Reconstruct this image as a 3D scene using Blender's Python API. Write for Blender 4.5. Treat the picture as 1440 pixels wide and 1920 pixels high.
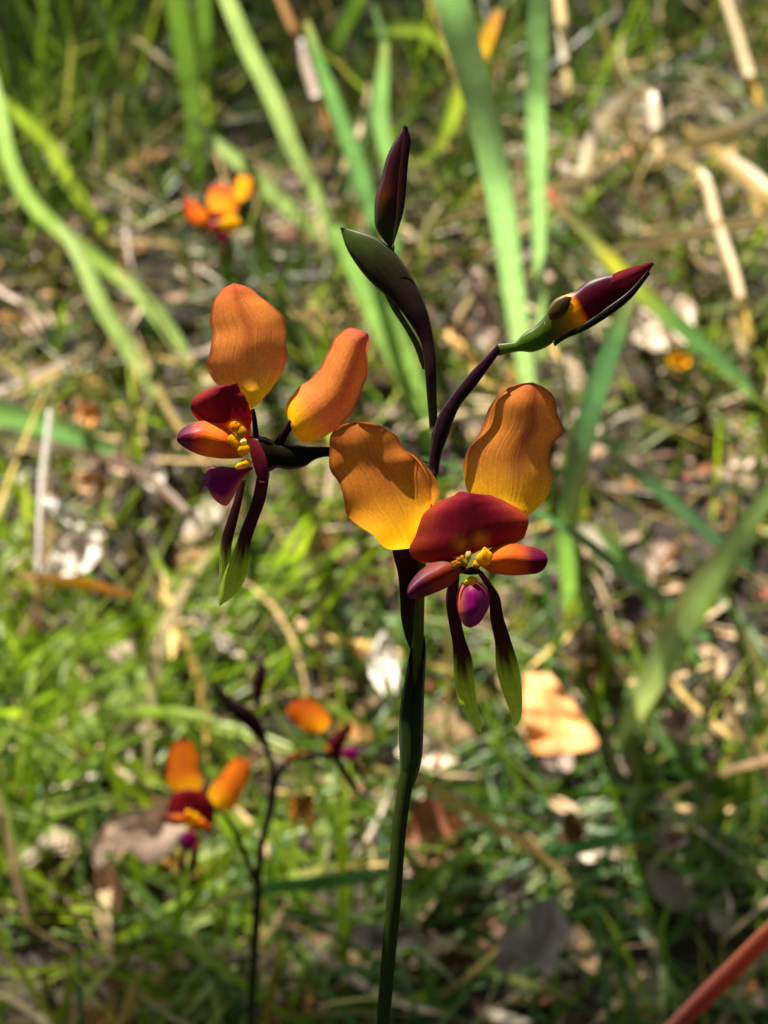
import bpy, math, random
import numpy as np

for o in list(bpy.data.objects):
    bpy.data.objects.remove(o, do_unlink=True)
scene = bpy.context.scene
R = math.radians

# ------------------------------------------------------------------ camera
CAM_H, PITCH, VFOV = 0.65, R(36), R(31)
FOCUS = 0.336
cam_d = bpy.data.cameras.new('camera')
cam = bpy.data.objects.new('camera', cam_d)
scene.collection.objects.link(cam)
scene.camera = cam
cam.location = (0, 0, CAM_H)
cam.rotation_euler = (math.pi / 2 - PITCH, 0, 0)
cam_d.sensor_fit = 'VERTICAL'
cam_d.sensor_height = 24
cam_d.sensor_width = 18
cam_d.lens = 12 / math.tan(VFOV / 2)
cam_d.clip_start = 0.01
cam_d.clip_end = 500
cam_d.dof.use_dof = True
cam_d.dof.focus_distance = FOCUS
cam_d.dof.aperture_fstop = 13.5
scene.render.resolution_x, scene.render.resolution_y = 768, 1024

# ------------------------------------------------------------------ light
SUN_EL, SUN_AZ = R(56), R(-26)          # azimuth from +Y towards +X; the sun stands behind the flowers
sdir = np.array([math.cos(SUN_EL) * math.sin(SUN_AZ), math.cos(SUN_EL) * math.cos(SUN_AZ), math.sin(SUN_EL)])
world = bpy.data.worlds.new('World')
scene.world = world
world.use_nodes = True
wn = world.node_tree
sky = wn.nodes.new('ShaderNodeTexSky')
sky.sky_type = 'NISHITA'
sky.sun_disc = False
sky.air_density = 0.4
sky.dust_density = 1.0
sky.ozone_density = 0.6
sky.sun_elevation = SUN_EL
sky.sun_rotation = SUN_AZ
bg = wn.nodes['Background']
wn.links.new(sky.outputs[0], bg.inputs[0])
bg.inputs[1].default_value = 0.05
sun_d = bpy.data.lights.new('sun', 'SUN')
sun_d.energy = 5.0
sun_d.angle = R(0.53)
sun_d.color = (1.0, 0.94, 0.84)
sun = bpy.data.objects.new('sun', sun_d)
scene.collection.objects.link(sun)
from mathutils import Vector
sun.rotation_euler = Vector(sdir).to_track_quat('Z', 'Y').to_euler()
sun.location = Vector(sdir) * 20
scene.view_settings.view_transform = 'Standard'
scene.view_settings.look = 'None'
scene.view_settings.exposure = 1.32
scene.view_settings.gamma = 1.0
scene.view_settings.use_curve_mapping = False
scene.render.engine = 'CYCLES'
scene.cycles.max_bounces = 10
scene.cycles.diffuse_bounces = 3
scene.cycles.transmission_bounces = 8

# ------------------------------------------------------------------ helpers
rng = np.random.default_rng(7)
S = math.tan(VFOV / 2) / 960.0
RIGHT = np.array([1, 0, 0.])
FWD = np.array([0, math.cos(PITCH), -math.sin(PITCH)])
UP = np.array([0, math.sin(PITCH), math.cos(PITCH)])
EYE = np.array([0, 0, CAM_H])

def at(px, py, d):
    """a place in the world: where the sight line (px, py) is d metres deep"""
    return EYE + d * (FWD + (px - 720) * S * RIGHT - (py - 960) * S * UP)

def ground_depth(px, py, z=0.0):
    r = FWD + (px - 720) * S * RIGHT - (py - 960) * S * UP
    return (z - CAM_H) / r[2]

def lin(c):
    c = np.asarray(c, float) / 255.0
    return np.where(c <= 0.04045, c / 12.92, ((c + 0.055) / 1.055) ** 2.4)

def sm(a, b, x):
    t = np.clip((x - a) / (b - a), 0, 1)
    return t * t * (3 - 2 * t)

def stops(t, st):
    ks = [s[0] for s in st]
    cs = np.array([lin(s[1]) for s in st])
    t = np.asarray(t, float)
    return np.stack([np.interp(t, ks, cs[:, i]) for i in range(3)], -1)

def mixc(a, b, f):
    f = np.asarray(f)[..., None]
    return a * (1 - f) + b * f

def spline(pts, n, power=0.5):
    """centripetal-ish smooth resampling of a polyline to n points, even in length"""
    p = np.asarray(pts, float)
    if len(p) == 2:
        t = np.linspace(0, 1, n)[:, None]
        return p[0] * (1 - t) + p[1] * t
    q = np.vstack([2 * p[0] - p[1], p, 2 * p[-1] - p[-2]])
    out = []
    for i in range(len(p) - 1):
        p0, p1, p2, p3 = q[i:i + 4]
        d1 = max(np.linalg.norm(p1[:2] - p0[:2]), 1e-6) ** power
        d2 = max(np.linalg.norm(p2[:2] - p1[:2]), 1e-6) ** power
        d3 = max(np.linalg.norm(p3[:2] - p2[:2]), 1e-6) ** power
        t0, t1, t2, t3 = 0, d1, d1 + d2, d1 + d2 + d3
        for t in np.linspace(t1, t2, 12, endpoint=False):
            A1 = (t1 - t) / (t1 - t0) * p0 + (t - t0) / (t1 - t0) * p1
            A2 = (t2 - t) / (t2 - t1) * p1 + (t - t1) / (t2 - t1) * p2
            A3 = (t3 - t) / (t3 - t2) * p2 + (t - t2) / (t3 - t2) * p3
            B1 = (t2 - t) / (t2 - t0) * A1 + (t - t0) / (t2 - t0) * A2
            B2 = (t3 - t) / (t3 - t1) * A2 + (t - t1) / (t3 - t1) * A3
            out.append((t2 - t) / (t2 - t1) * B1 + (t - t1) / (t2 - t1) * B2)
    out.append(p[-1])
    out = np.array(out)
    L = np.concatenate([[0], np.cumsum(np.linalg.norm(np.diff(out[:, :2], axis=0), axis=1))])
    u = np.linspace(0, L[-1], n)
    return np.stack([np.interp(u, L, out[:, k]) for k in range(out.shape[1])], -1)

def make(name, V, F, col, uv, material, parent=None, smooth=True):
    me = bpy.data.meshes.new(name)
    V = np.asarray(V, float)
    if parent is not None:
        root = parent
        while root.parent is not None:
            root = root.parent
        V = V - np.array(root.location)
    me.from_pydata(V.tolist(), [], F)
    if col is not None:
        a = me.color_attributes.new('Col', 'FLOAT_COLOR', 'POINT')
        c4 = np.ones((len(V), 4), np.float32)
        c4[:, :3] = np.clip(col, 0, 1)
        a.data.foreach_set('color', c4.ravel())
    if uv is not None:
        l = me.uv_layers.new(name='UVMap')
        idx = np.zeros(len(me.loops), np.int32)
        me.loops.foreach_get('vertex_index', idx)
        l.data.foreach_set('uv', np.asarray(uv, np.float32)[idx].ravel())
    if smooth:
        me.polygons.foreach_set('use_smooth', np.ones(len(me.polygons), bool))
    me.materials.append(material)
    o = bpy.data.objects.new(name, me)
    scene.collection.objects.link(o)
    if parent is not None:
        o.parent = parent
    return o

def grid_faces(nt, nu, closed=False):
    f = []
    m = nu if closed else nu - 1
    for i in range(nt - 1):
        for j in range(m):
            k = (j + 1) % nu
            f.append((i * nu + j, i * nu + k, (i + 1) * nu + k, (i + 1) * nu + j))
    return f

def tag(o, label=None, cat=None, group=None, kind=None):
    if label: o['label'] = label
    if cat: o['category'] = cat
    if group: o['group'] = group
    if kind: o['kind'] = kind
    return o

def empty(name, loc):
    o = bpy.data.objects.new(name, None)
    o.empty_display_size = 0.02
    o.location = loc
    scene.collection.objects.link(o)
    return o

# ------------------------------------------------------------------ materials
def new_mat(name):
    m = bpy.data.materials.new(name)
    m.use_nodes = True
    nt = m.node_tree
    for n in list(nt.nodes):
        nt.nodes.remove(n)
    return m, nt, nt.nodes.new('ShaderNodeOutputMaterial')

def tissue(name, trans=0.4, gloss=0.06, rough=0.45, vein=60.0, vein_amt=0.12, bump=0.15, tsat=1.15, tval=1.0,
           blotch=220.0, blotch_amt=0.12, cap=0.16):
    """thin plant tissue: pigment from the mesh, fine lengthwise veins, light passing through"""
    m, nt, out = new_mat(name)
    N, L = nt.nodes, nt.links
    at_ = N.new('ShaderNodeAttribute'); at_.attribute_name = 'Col'
    uv = N.new('ShaderNodeUVMap')
    mp = N.new('ShaderNodeMapping'); mp.inputs['Scale'].default_value = (vein, 2.2, 1)
    L.new(uv.outputs[0], mp.inputs[0])
    nz = N.new('ShaderNodeTexNoise'); nz.inputs['Scale'].default_value = 1.0; nz.inputs['Detail'].default_value = 3
    L.new(mp.outputs[0], nz.inputs['Vector'])
    geo = N.new('ShaderNodeNewGeometry')
    nb = N.new('ShaderNodeTexNoise'); nb.inputs['Scale'].default_value = blotch; nb.inputs['Detail'].default_value = 4
    L.new(geo.outputs['Position'], nb.inputs['Vector'])
    def rng_(src, amt):
        r = N.new('ShaderNodeMapRange')
        r.inputs[1].default_value = 0.3; r.inputs[2].default_value = 0.7
        r.inputs[3].default_value = 1 - amt; r.inputs[4].default_value = 1 + amt
        L.new(src, r.inputs[0]); return r.outputs[0]
    mu = N.new('ShaderNodeMath'); mu.operation = 'MULTIPLY'
    L.new(rng_(nz.outputs[0], vein_amt), mu.inputs[0]); L.new(rng_(nb.outputs[0], blotch_amt), mu.inputs[1])
    hsv = N.new('ShaderNodeHueSaturation')
    L.new(at_.outputs[0], hsv.inputs['Color']); L.new(mu.outputs[0], hsv.inputs['Value'])
    bp = N.new('ShaderNodeBump'); bp.inputs['Strength'].default_value = bump; bp.inputs['Distance'].default_value = 0.0006
    L.new(nz.outputs[0], bp.inputs['Height'])
    df = N.new('ShaderNodeBsdfDiffuse'); L.new(hsv.outputs[0], df.inputs[0]); L.new(bp.outputs[0], df.inputs['Normal'])
    h2 = N.new('ShaderNodeHueSaturation'); h2.inputs['Saturation'].default_value = tsat; h2.inputs['Value'].default_value = tval
    L.new(hsv.outputs[0], h2.inputs['Color'])
    tr = N.new('ShaderNodeBsdfTranslucent'); L.new(h2.outputs[0], tr.inputs[0])
    mx = N.new('ShaderNodeMixShader'); mx.inputs[0].default_value = trans
    L.new(df.outputs[0], mx.inputs[1]); L.new(tr.outputs[0], mx.inputs[2])
    gl = N.new('ShaderNodeBsdfGlossy'); gl.inputs['Roughness'].default_value = rough
    L.new(bp.outputs[0], gl.inputs['Normal'])
    fr = N.new('ShaderNodeFresnel'); fr.inputs[0].default_value = 1.3
    fm = N.new('ShaderNodeMath'); fm.operation = 'MULTIPLY_ADD'; fm.inputs[1].default_value = gloss * 5; fm.inputs[2].default_value = 0
    L.new(fr.outputs[0], fm.inputs[0])
    fc = N.new('ShaderNodeClamp'); L.new(fm.outputs[0], fc.inputs[0]); fc.inputs[2].default_value = cap
    m2 = N.new('ShaderNodeMixShader'); L.new(fc.outputs[0], m2.inputs[0])
    L.new(mx.outputs[0], m2.inputs[1]); L.new(gl.outputs[0], m2.inputs[2])
    L.new(m2.outputs[0], out.inputs[0])
    return m

M_PETAL = tissue('petal_tissue', trans=0.5, gloss=0.012, rough=0.55, cap=0.03, vein=34, vein_amt=0.10, bump=0.3, tsat=1.0, tval=1.1, blotch=1800, blotch_amt=0.12)
M_LIP = tissue('lip_tissue', trans=0.35, gloss=0.012, rough=0.5, cap=0.03, vein=18, vein_amt=0.12, bump=0.2, tsat=1.1, blotch=900, blotch_amt=0.10)
M_STEM = tissue('stem_skin', trans=0.0, gloss=0.014, rough=0.5, cap=.08, vein=16, vein_amt=0.10, bump=0.15, blotch=500, blotch_amt=0.15)
M_SEPAL = tissue('sepal_tissue', trans=0.58, gloss=0.014, rough=0.5, cap=.08, vein=10, vein_amt=0.12, bump=0.2, blotch=700, blotch_amt=0.12)
M_BLADE = tissue('grass_tissue', trans=0.56, gloss=0.035, rough=0.42, vein=14, vein_amt=0.13, bump=0.25, tsat=1.0, tval=1.2, blotch=60, blotch_amt=0.15)
M_DRY = tissue('dry_leaf_tissue', trans=0.15, gloss=0.012, rough=0.7, vein=12, vein_amt=0.18, bump=0.4, blotch=110, blotch_amt=0.28)

def soil_mat():
    m, nt, out = new_mat('forest_soil')
    N, L = nt.nodes, nt.links
    geo = N.new('ShaderNodeNewGeometry')
    n1 = N.new('ShaderNodeTexNoise'); n1.inputs['Scale'].default_value = 28; n1.inputs['Detail'].default_value = 8; n1.inputs['Roughness'].default_value = 0.7
    n2 = N.new('ShaderNodeTexVoronoi'); n2.inputs['Scale'].default_value = 90
    L.new(geo.outputs['Position'], n1.inputs['Vector']); L.new(geo.outputs['Position'], n2.inputs['Vector'])
    cr = N.new('ShaderNodeValToRGB')
    e = cr.color_ramp.elements
    e[0].position = 0.3; e[0].color = (0.016, 0.010, 0.006, 1)
    e[1].position = 0.75; e[1].color = (0.12, 0.08, 0.055, 1)
    x = e.new(0.55); x.color = (0.042, 0.028, 0.018, 1)
    L.new(n1.outputs[0], cr.inputs[0])
    hs = N.new('ShaderNodeHueSaturation'); L.new(cr.outputs[0], hs.inputs['Color'])
    mr = N.new('ShaderNodeMapRange'); mr.inputs[3].default_value = 0.6; mr.inputs[4].default_value = 1.5
    sp = N.new('ShaderNodeSeparateColor'); L.new(n2.outputs['Color'], sp.inputs[0]); L.new(sp.outputs[0], mr.inputs[0])
    L.new(mr.outputs[0], hs.inputs['Value'])
    bp = N.new('ShaderNodeBump'); bp.inputs['Strength'].default_value = 0.8; bp.inputs['Distance'].default_value = 0.01
    L.new(n1.outputs[0], bp.inputs['Height'])
    pb = N.new('ShaderNodeBsdfPrincipled'); pb.inputs['Roughness'].default_value = 0.9
    L.new(hs.outputs[0], pb.inputs['Base Color']); L.new(bp.outputs[0], pb.inputs['Normal'])
    L.new(pb.outputs[0], out.inputs[0])
    return m
M_SOIL = soil_mat()

def bark_mat():
    m, nt, out = new_mat('tree_bark')
    N, L = nt.nodes, nt.links
    geo = N.new('ShaderNodeNewGeometry')
    mp = N.new('ShaderNodeMapping'); mp.inputs['Scale'].default_value = (14, 14, 3); L.new(geo.outputs['Position'], mp.inputs[0])
    n1 = N.new('ShaderNodeTexNoise'); n1.inputs['Scale'].default_value = 1; n1.inputs['Detail'].default_value = 6; L.new(mp.outputs[0], n1.inputs['Vector'])
    cr = N.new('ShaderNodeValToRGB'); cr.color_ramp.elements[0].color = (0.09, 0.065, 0.05, 1); cr.color_ramp.elements[1].color = (0.36, 0.3, 0.24, 1)
    L.new(n1.outputs[0], cr.inputs[0])
    bp = N.new('ShaderNodeBump'); bp.inputs['Distance'].default_value = 0.02; L.new(n1.outputs[0], bp.inputs['Height'])
    pb = N.new('ShaderNodeBsdfPrincipled'); pb.inputs['Roughness'].default_value = 0.85
    L.new(cr.outputs[0], pb.inputs['Base Color']); L.new(bp.outputs[0], pb.inputs['Normal']); L.new(pb.outputs[0], out.inputs[0])
    return m
M_BARK = bark_mat()

# ------------------------------------------------------------------ ground
def height(x, y):
    return (0.012 * np.sin(x * 5.1 + 1.3) * np.cos(y * 4.3) + 0.007 * np.sin(x * 13 + y * 9)
            + 0.004 * np.sin(x * 31 - y * 27)) * np.exp(-((x / 6) ** 2 + ((y - 1) / 6) ** 2))

def build_ground():
    ax = np.concatenate([[-80, -40, -20, -10, -6], np.linspace(-4, 4, 200), [6, 10, 20, 40, 80]])
    ay = np.concatenate([[-80, -40, -20, -10, -5], np.linspace(-2, 6, 200), [8, 12, 22, 42, 80]])
    X, Y = np.meshgrid(ax, ay, indexing='ij')
    Z = height(X, Y) - 0.006
    V = np.stack([X.ravel(), Y.ravel(), Z.ravel()], -1)
    o = make('ground', V, grid_faces(len(ax), len(ay)), None, None, M_SOIL)
    tag(o, 'brown forest soil under leaf litter and grass', 'ground', kind='structure')
build_ground()

# ------------------------------------------------------------------ sheets, bodies, tubes and blades
def sheet(name, Lp, Rp, d, colour, material, parent, nt=30, nu=13, bend=None, cup=0.0, ripple=0.0, rf=18.0, ph=0.0, wave=1.0):
    """a petal: two margins from base to tip, given depth, lengthwise bend, cupping and a rippled margin"""
    A = spline(Lp, nt); B = spline(Rp, nt)
    T = np.linspace(0, 1, nt)
    if ripple:
        w_ = np.linalg.norm(A - B, axis=1); k_ = np.minimum(1, w_ / 60) * wave
        out = (A - B) / (w_[:, None] + 1e-6)
        A = A + out * (k_ * (np.sin(19 * T + 3 * T * T + ph) + .7 * np.sin(47 * T + 2 * ph + 1)))[:, None]
        B = B - out * (k_ * (np.sin(16 * T + 5 * T * T + ph + 2) + .7 * np.sin(51 * T + ph)))[:, None]
    U = np.linspace(-1, 1, nu)
    bd = np.interp(T, np.linspace(0, 1, len(bend)), bend) if bend is not None else np.zeros(nt)
    if bend is not None and len(bend) > 2:
        k = np.array([1, 2, 3, 2, 1.]); k /= k.sum()
        bd = np.convolve(np.pad(bd, 2, mode='edge'), k, 'valid')
    V, UV, PX = [], [], []
    for i, t in enumerate(T):
        w = np.linalg.norm(A[i] - B[i])
        for u in U:
            p = A[i] * (1 - u) / 2 + B[i] * (1 + u) / 2
            dd = d + bd[i] + cup * (u * u - 0.35) * min(1, w / 60) + .55 * ripple * abs(u) ** 3 * math.sin(rf * t + ph + (1.7 if u > 0 else 0))
            V.append(at(p[0], p[1], dd)); UV.append((u * .5 + .5, t)); PX.append(p)
    tt, uu = np.meshgrid(T, U, indexing='ij')
    col = colour(tt.ravel(), uu.ravel(), np.array(PX))
    return make(name, V, grid_faces(nt, nu), col, UV, material, parent)

def body(name, Lp, Rp, d, colour, material, parent, nt=26, nu=16, thick=0.8, bend=None, ridge=0.0):
    """a solid swelling between two margins: pod, bud, bract, hanging sepal"""
    A = spline(Lp, nt); B = spline(Rp, nt)
    T = np.linspace(0, 1, nt)
    bd = np.interp(T, np.linspace(0, 1, len(bend)), bend) if bend is not None else np.zeros(nt)
    V, UV, PX = [], [], []
    for i, t in enumerate(T):
        c = (A[i] + B[i]) / 2; h = (B[i] - A[i]) / 2
        w = np.linalg.norm(h)
        for j in range(nu):
            a = 2 * math.pi * j / nu
            rr = 1 + ridge * math.cos(3 * a)
            p = c + h * math.cos(a)
            V.append(at(p[0], p[1], d + bd[i] - math.sin(a) * w * S * d * thick * rr))
            UV.append((j / nu, t)); PX.append(p)
    F = grid_faces(nt, nu, True)
    F.append(tuple(range(nu))); F.append(tuple(range((nt - 1) * nu, nt * nu))[::-1])
    tt, uu = np.meshgrid(T, np.cos(2 * np.pi * np.arange(nu) / nu), indexing='ij')
    col = colour(tt.ravel(), uu.ravel(), np.array(PX))
    return make(name, V, F, col, UV, material, parent)

def tube(name, pts, colour, material, parent, nt=40, nu=12):
    """pts: (px, py, width_px, depth)"""
    P = spline(np.array([(p[0], p[1], p[2], p[3]) for p in pts]), nt)
    C = np.array([at(*q) for q in P[:, [0, 1, 3]]])
    r = P[:, 2] * S * P[:, 3] / 2
    return tube3(name, C, r, colour, material, parent, nu)

def tube3(name, C, r, colour, material, parent=None, nu=12):
    nt = len(C)
    V, UV = [], []
    tg = np.gradient(C, axis=0)
    ref = np.array([0.31, 0.9, 0.2])
    for i in range(nt):
        t = tg[i] / (np.linalg.norm(tg[i]) + 1e-12)
        a = np.cross(t, ref); a /= np.linalg.norm(a) + 1e-12
        b = np.cross(t, a)
        for j in range(nu):
            w = 2 * math.pi * j / nu
            V.append(C[i] + r[i] * (a * math.cos(w) + b * math.sin(w)))
            UV.append((j / nu, i / (nt - 1)))
    F = grid_faces(nt, nu, True)
    F.append(tuple(range(nu))[::-1]); F.append(tuple(range((nt - 1) * nu, nt * nu)))
    tt = np.repeat(np.linspace(0, 1, nt), nu)
    col = colour(tt, np.zeros_like(tt), None) if colour else None
    return make(name, V, F, col, UV, material, parent)

def blob(name, px, py, d, rx, ry, rz, colour, material, parent, rot=0.0, seed=0, lump=0.15):
    nt, nu = 10, 14
    r_ = np.random.default_rng(seed)
    ph = r_.uniform(0, 6, 4)
    V, UV = [], []
    for i in range(nt):
        th = math.pi * (i + 0.02) / (nt - 1 + 0.04)
        for j in range(nu):
            a = 2 * math.pi * j / nu
            k = 1 + lump * (math.sin(2 * a + ph[0]) * math.sin(th * 2 + ph[1]) + .6 * math.sin(3 * a + ph[2] + th * 3))
            x = rx * math.sin(th) * math.cos(a) * k; y = ry * math.cos(th) * k; z = rz * math.sin(th) * math.sin(a) * k
            X = x * math.cos(rot) - y * math.sin(rot); Y = x * math.sin(rot) + y * math.cos(rot)
            V.append(at(px + X, py + Y, d + z * S * d)); UV.append((j / nu, i / nt))
    F = grid_faces(nt, nu, True)
    F.append(tuple(range(nu))); F.append(tuple(range((nt - 1) * nu, nt * nu))[::-1])
    tt = np.repeat(np.linspace(0, 1, nt), nu)
    return make(name, V, F, colour(tt, np.zeros_like(tt), None), UV, material, parent)

def flat(c):
    cc = lin(c)
    return lambda t, u, p: np.tile(cc, (len(t), 1))

def along(*st):
    return lambda t, u, p: stops(t, st)

# pigment of the two large ears: yellow claw, orange blade, wine midrib and tip
def ear_colour(yellow=(250, 190, 15), mid=(208, 126, 60), tip=(168, 80, 58), rib=(150, 48, 50), ribw=0.16, ribamt=0.55,
               ripos=0.0, y0=0.10, y1=0.45, margin=(104, 36, 40)):
    def f(t, u, p):
        c = stops(t, ((0, yellow), (y0, yellow), (y1, mid), (0.78, mid), (1.0, tip)))
        w = np.exp(-((u - ripos) / ribw) ** 2) * sm(0.18, 0.6, t) * ribamt
        c = mixc(c, lin(rib), w)
        c = mixc(c, lin(margin), (sm(0.9, 1.0, np.abs(u)) * 0.6 + sm(.55, 1, np.abs(u)) * .22) * sm(0.2, 0.55, t))
        c = mixc(c, lin(rib), (.22 * sm(.2, .6, t) * np.clip(np.sin(3.1 * u + 5 * t) * np.sin(7 * t + 2 * u + 1), 0, 1)))
        c = mixc(c, lin(tip), sm(0.93, 1.0, t) * 0.6)
        return c
    return f

WINE, PLUM, ORANGE, YELLOW = (122, 28, 40), (100, 14, 72), (216, 104, 30), (245, 180, 10)
DARK, GREEN = (38, 20, 26), (92, 116, 34)

def hood_colour(t, u, p):
    c = stops(t, ((0, (150, 60, 34)), (0.18, (140, 44, 38)), (0.5, WINE), (0.9, (112, 24, 38)), (1, (96, 20, 36))))
    c = mixc(c, lin((168, 68, 36)), sm(0.45, 1.0, np.abs(u)) * 0.8 * (1 - sm(0.6, 1, t)))
    c = mixc(c, lin((80, 16, 34)), np.exp(-(u / 0.22) ** 2) * 0.3)
    for (x, y, r) in ((864, 1020, 12), (901, 1011, 13), (441, 799, 10)):
        c = mixc(c, lin((206, 132, 18)), np.exp(-(((p[:, 0] - x) / r) ** 2 + ((p[:, 1] - y) / r) ** 2)) * .9)
    return c

def lobe_colour(t, u, p):
    c = stops(t, ((0, (170, 70, 25)), (0.3, (214, 108, 26)), (0.58, (190, 84, 30)), (0.74, (92, 18, 46)), (1.0, (70, 12, 48))))
    return mixc(c, lin((150, 42, 48)), sm(0.7, 1.0, np.abs(u)) * 0.5)

def mid_colour(side):
    def f(t, u, p):
        c = stops(t, ((0, (130, 24, 48)), (0.3, (122, 14, 82)), (1, (116, 12, 88))))
        return mixc(c, lin((226, 112, 78)), sm(0.35, 0.95, u * side) * 0.85 * (1 - sm(0.75, 1, t)))
    return f

def sepal_colour(t, u, p):
    c = stops(t, ((0, (80, 44, 50)), (0.22, (50, 26, 32)), (0.48, (54, 30, 28)), (0.62, (70, 50, 30)), (1, (62, 46, 28))))
    g = stops(t, ((0, (124, 142, 56)), (0.7, (160, 182, 66)), (1, (180, 200, 90))))
    return mixc(c, g, sm(-.09, .09, t - .66 + .10 * np.abs(u) + .03 * np.sin(9 * u + 3)))
stem_colour = along((0, (58, 80, 30)), (0.5, (56, 76, 28)), (0.8, (78, 92, 24)), (1, (70, 60, 30)))
bract_colour = along((0, (54, 72, 26)), (0.35, (38, 44, 22)), (1, (34, 18, 22)))
dark_bract = along((0, (40, 26, 24)), (0.5, (34, 16, 22)), (1, (44, 40, 24)))

# ------------------------------------------------------------------ the orchid in front
D = FOCUS
base = np.array([at(690, 1920, .352)[0] - .01, at(690, 1920, .352)[1] + .012, 0.0])
base[2] = height(base[0], base[1]) - .002
orchid = empty('orchid_plant', base)
tag(orchid, 'tall wild orchid in sharp focus with two orange and maroon flowers and two buds', 'orchid',
    'wild orchids growing in the grass')

def stem_to_ground(name, base, pts, colour, material, parent, r0, nt=60, nu=12):
    """a stem that rises from the soil and then follows pts (px, py, width, depth)"""
    P = spline(np.array(pts, float), nt)
    C = np.array([at(*q) for q in P[:, [0, 1, 3]]])
    r = P[:, 2] * S * P[:, 3] / 2
    k = 14
    low = [base * (1 - a) + C[0] * a for a in np.linspace(0, 1, k, endpoint=False)]
    rl = np.linspace(r0, r[0], k, endpoint=False)
    return tube3(name, np.vstack([low, C]), np.concatenate([rl, r]), colour, material, parent, nu)

DS = D + .008
stem_to_ground('stem', base, [(718, 1920, 25, DS + .002), (728, 1800, 27, DS + .001), (738, 1690, 28, DS), (748, 1560, 27, DS), (760, 1470, 28, DS), (772, 1400, 24, DS),
               (779, 1300, 21, DS), (784, 1200, 21, DS), (786, 1110, 21, DS), (792, 1010, 20, DS), (804, 930, 18, DS), (813, 870, 17, DS), (817, 800, 13, DS)],
               along((0, (46, 58, 20)), (0.45, (44, 54, 19)), (0.6, (48, 56, 18)), (0.74, (80, 90, 22)), (0.86, (76, 84, 22)), (1, (38, 22, 24))), M_STEM, orchid, .0017)
# leaf sheath wrapped round the stem, open in front as a long V
def sheath():
    nt, nu = 26, 17
    Lp = spline([(752, 1476), (750, 1432), (748, 1372), (751, 1318), (757, 1285), (765, 1238), (770, 1215)], nt)
    Rp = spline([(776, 1476), (790, 1428), (794, 1370), (795, 1318), (797, 1265), (799, 1215), (796, 1192)], nt)
    V, UV = [], []
    for i in range(nt):
        t = i / (nt - 1)
        c = (Lp[i] + Rp[i]) / 2; h = (Rp[i] - Lp[i]) / 2
        gap = 0.02 + 1.25 * sm(0.62, 1.0, t)
        for j in range(nu):
            a = math.pi / 2 + gap + (2 * math.pi - 2 * gap) * j / (nu - 1)
            p = c + h * math.cos(a)
            V.append(at(p[0], p[1], DS - math.sin(a) * abs(h[0]) * S * D * 0.85)); UV.append((j / nu, t))
    tt = np.repeat(np.linspace(0, 1, nt), nu); uu = np.array([v[0] for v in UV])
    col = stops(tt, ((0, (56, 58, 26)), (0.25, (44, 58, 24)), (0.6, (34, 40, 20)), (0.85, (34, 20, 22)), (1, (30, 14, 20))))
    col = mixc(col, lin((42, 72, 26)), np.exp(-((uu - 0.25) / 0.1) ** 2) * (1 - sm(.6, .9, tt)) * 0.8)
    make('sheath', V, grid_faces(nt, nu), col, UV, M_STEM, orchid)
sheath()

# dark bract behind the front flower, running into the sheath
body('bract', [(748, 960), (735, 1025), (746, 1075), (750, 1120), (752, 1160), (760, 1195), (769, 1217)],
     [(790, 960), (788, 1020), (783, 1075), (779, 1120), (776, 1160), (774, 1195), (772, 1218)], DS - .0022, dark_bract, M_STEM, orchid, thick=0.35)

# upper bracts and buds
body('bract', [(802, 884), (808, 840), (820, 783), (857, 728), (893, 686), (933, 645)],
     [(822, 890), (828, 850), (838, 824), (861, 764), (893, 723), (938, 660)], DS - .002, along((0, (36, 20, 24)), (1, (44, 18, 30))), M_STEM, orchid, thick=0.6)
body('bract', [(806, 812), (800, 740), (795, 682), (788, 640), (760, 594), (733, 562), (696, 530), (673, 503), (650, 466), (638, 428)],
     [(821, 808), (819, 740), (818, 682), (815, 650), (802, 585), (783, 539), (756, 493), (733, 466), (701, 443), (640, 426)], DS,
     along((0, (66, 70, 30)), (0.25, (50, 30, 26)), (0.45, (34, 18, 20)), (0.75, (38, 36, 20)), (1, (56, 70, 26))), M_STEM, orchid, nt=40, thick=0.45, bend=(0, -.001, 0, .002, .004))
tube('pedicel', [(797, 690, 12, DS + .001), (782, 648, 12, DS + .002), (762, 612, 11, DS + .002), (742, 580, 13, DS + .002), (726, 545, 16, DS + .002)],
     along((0, (66, 80, 30)), (1, (60, 72, 28))), M_STEM, orchid)
bud_stops = ((0, (70, 84, 28)), (0.25, (64, 66, 26)), (0.42, (104, 58, 28)), (0.52, (78, 36, 36)), (0.8, (74, 34, 46)), (1, (58, 28, 36)))
b1 = body('bud', [(731, 464), (716, 446), (704, 425), (702, 400), (704, 368), (715, 333), (726, 292), (741, 262), (757, 236)],
          [(737, 463), (741, 428), (754, 392), (759, 368), (763, 315), (766, 282), (768, 256), (765, 243), (759, 234)], DS + .003,
          along(*bud_stops), M_SEPAL, orchid, nt=34, thick=0.8, ridge=0.08)
tag(b1, 'closed slim maroon bud pointing straight up')
body('bud_sepal', [(735, 463), (742, 420), (745, 370), (750, 310), (756, 262), (760, 238)], [(737, 462), (757, 394), (762, 350), (766, 300), (770, 262), (763, 236)], DS - .0005,
     along((0, (62, 74, 26)), (.4, (70, 42, 30)), (1, (60, 30, 38))), M_SEPAL, b1, thick=0.3)
tube('pedicel', [(728, 540, 14, DS + .003), (731, 500, 15, DS + .0035), (733, 460, 14, DS + .0035)], flat((58, 70, 28)), M_STEM, orchid)

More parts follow.
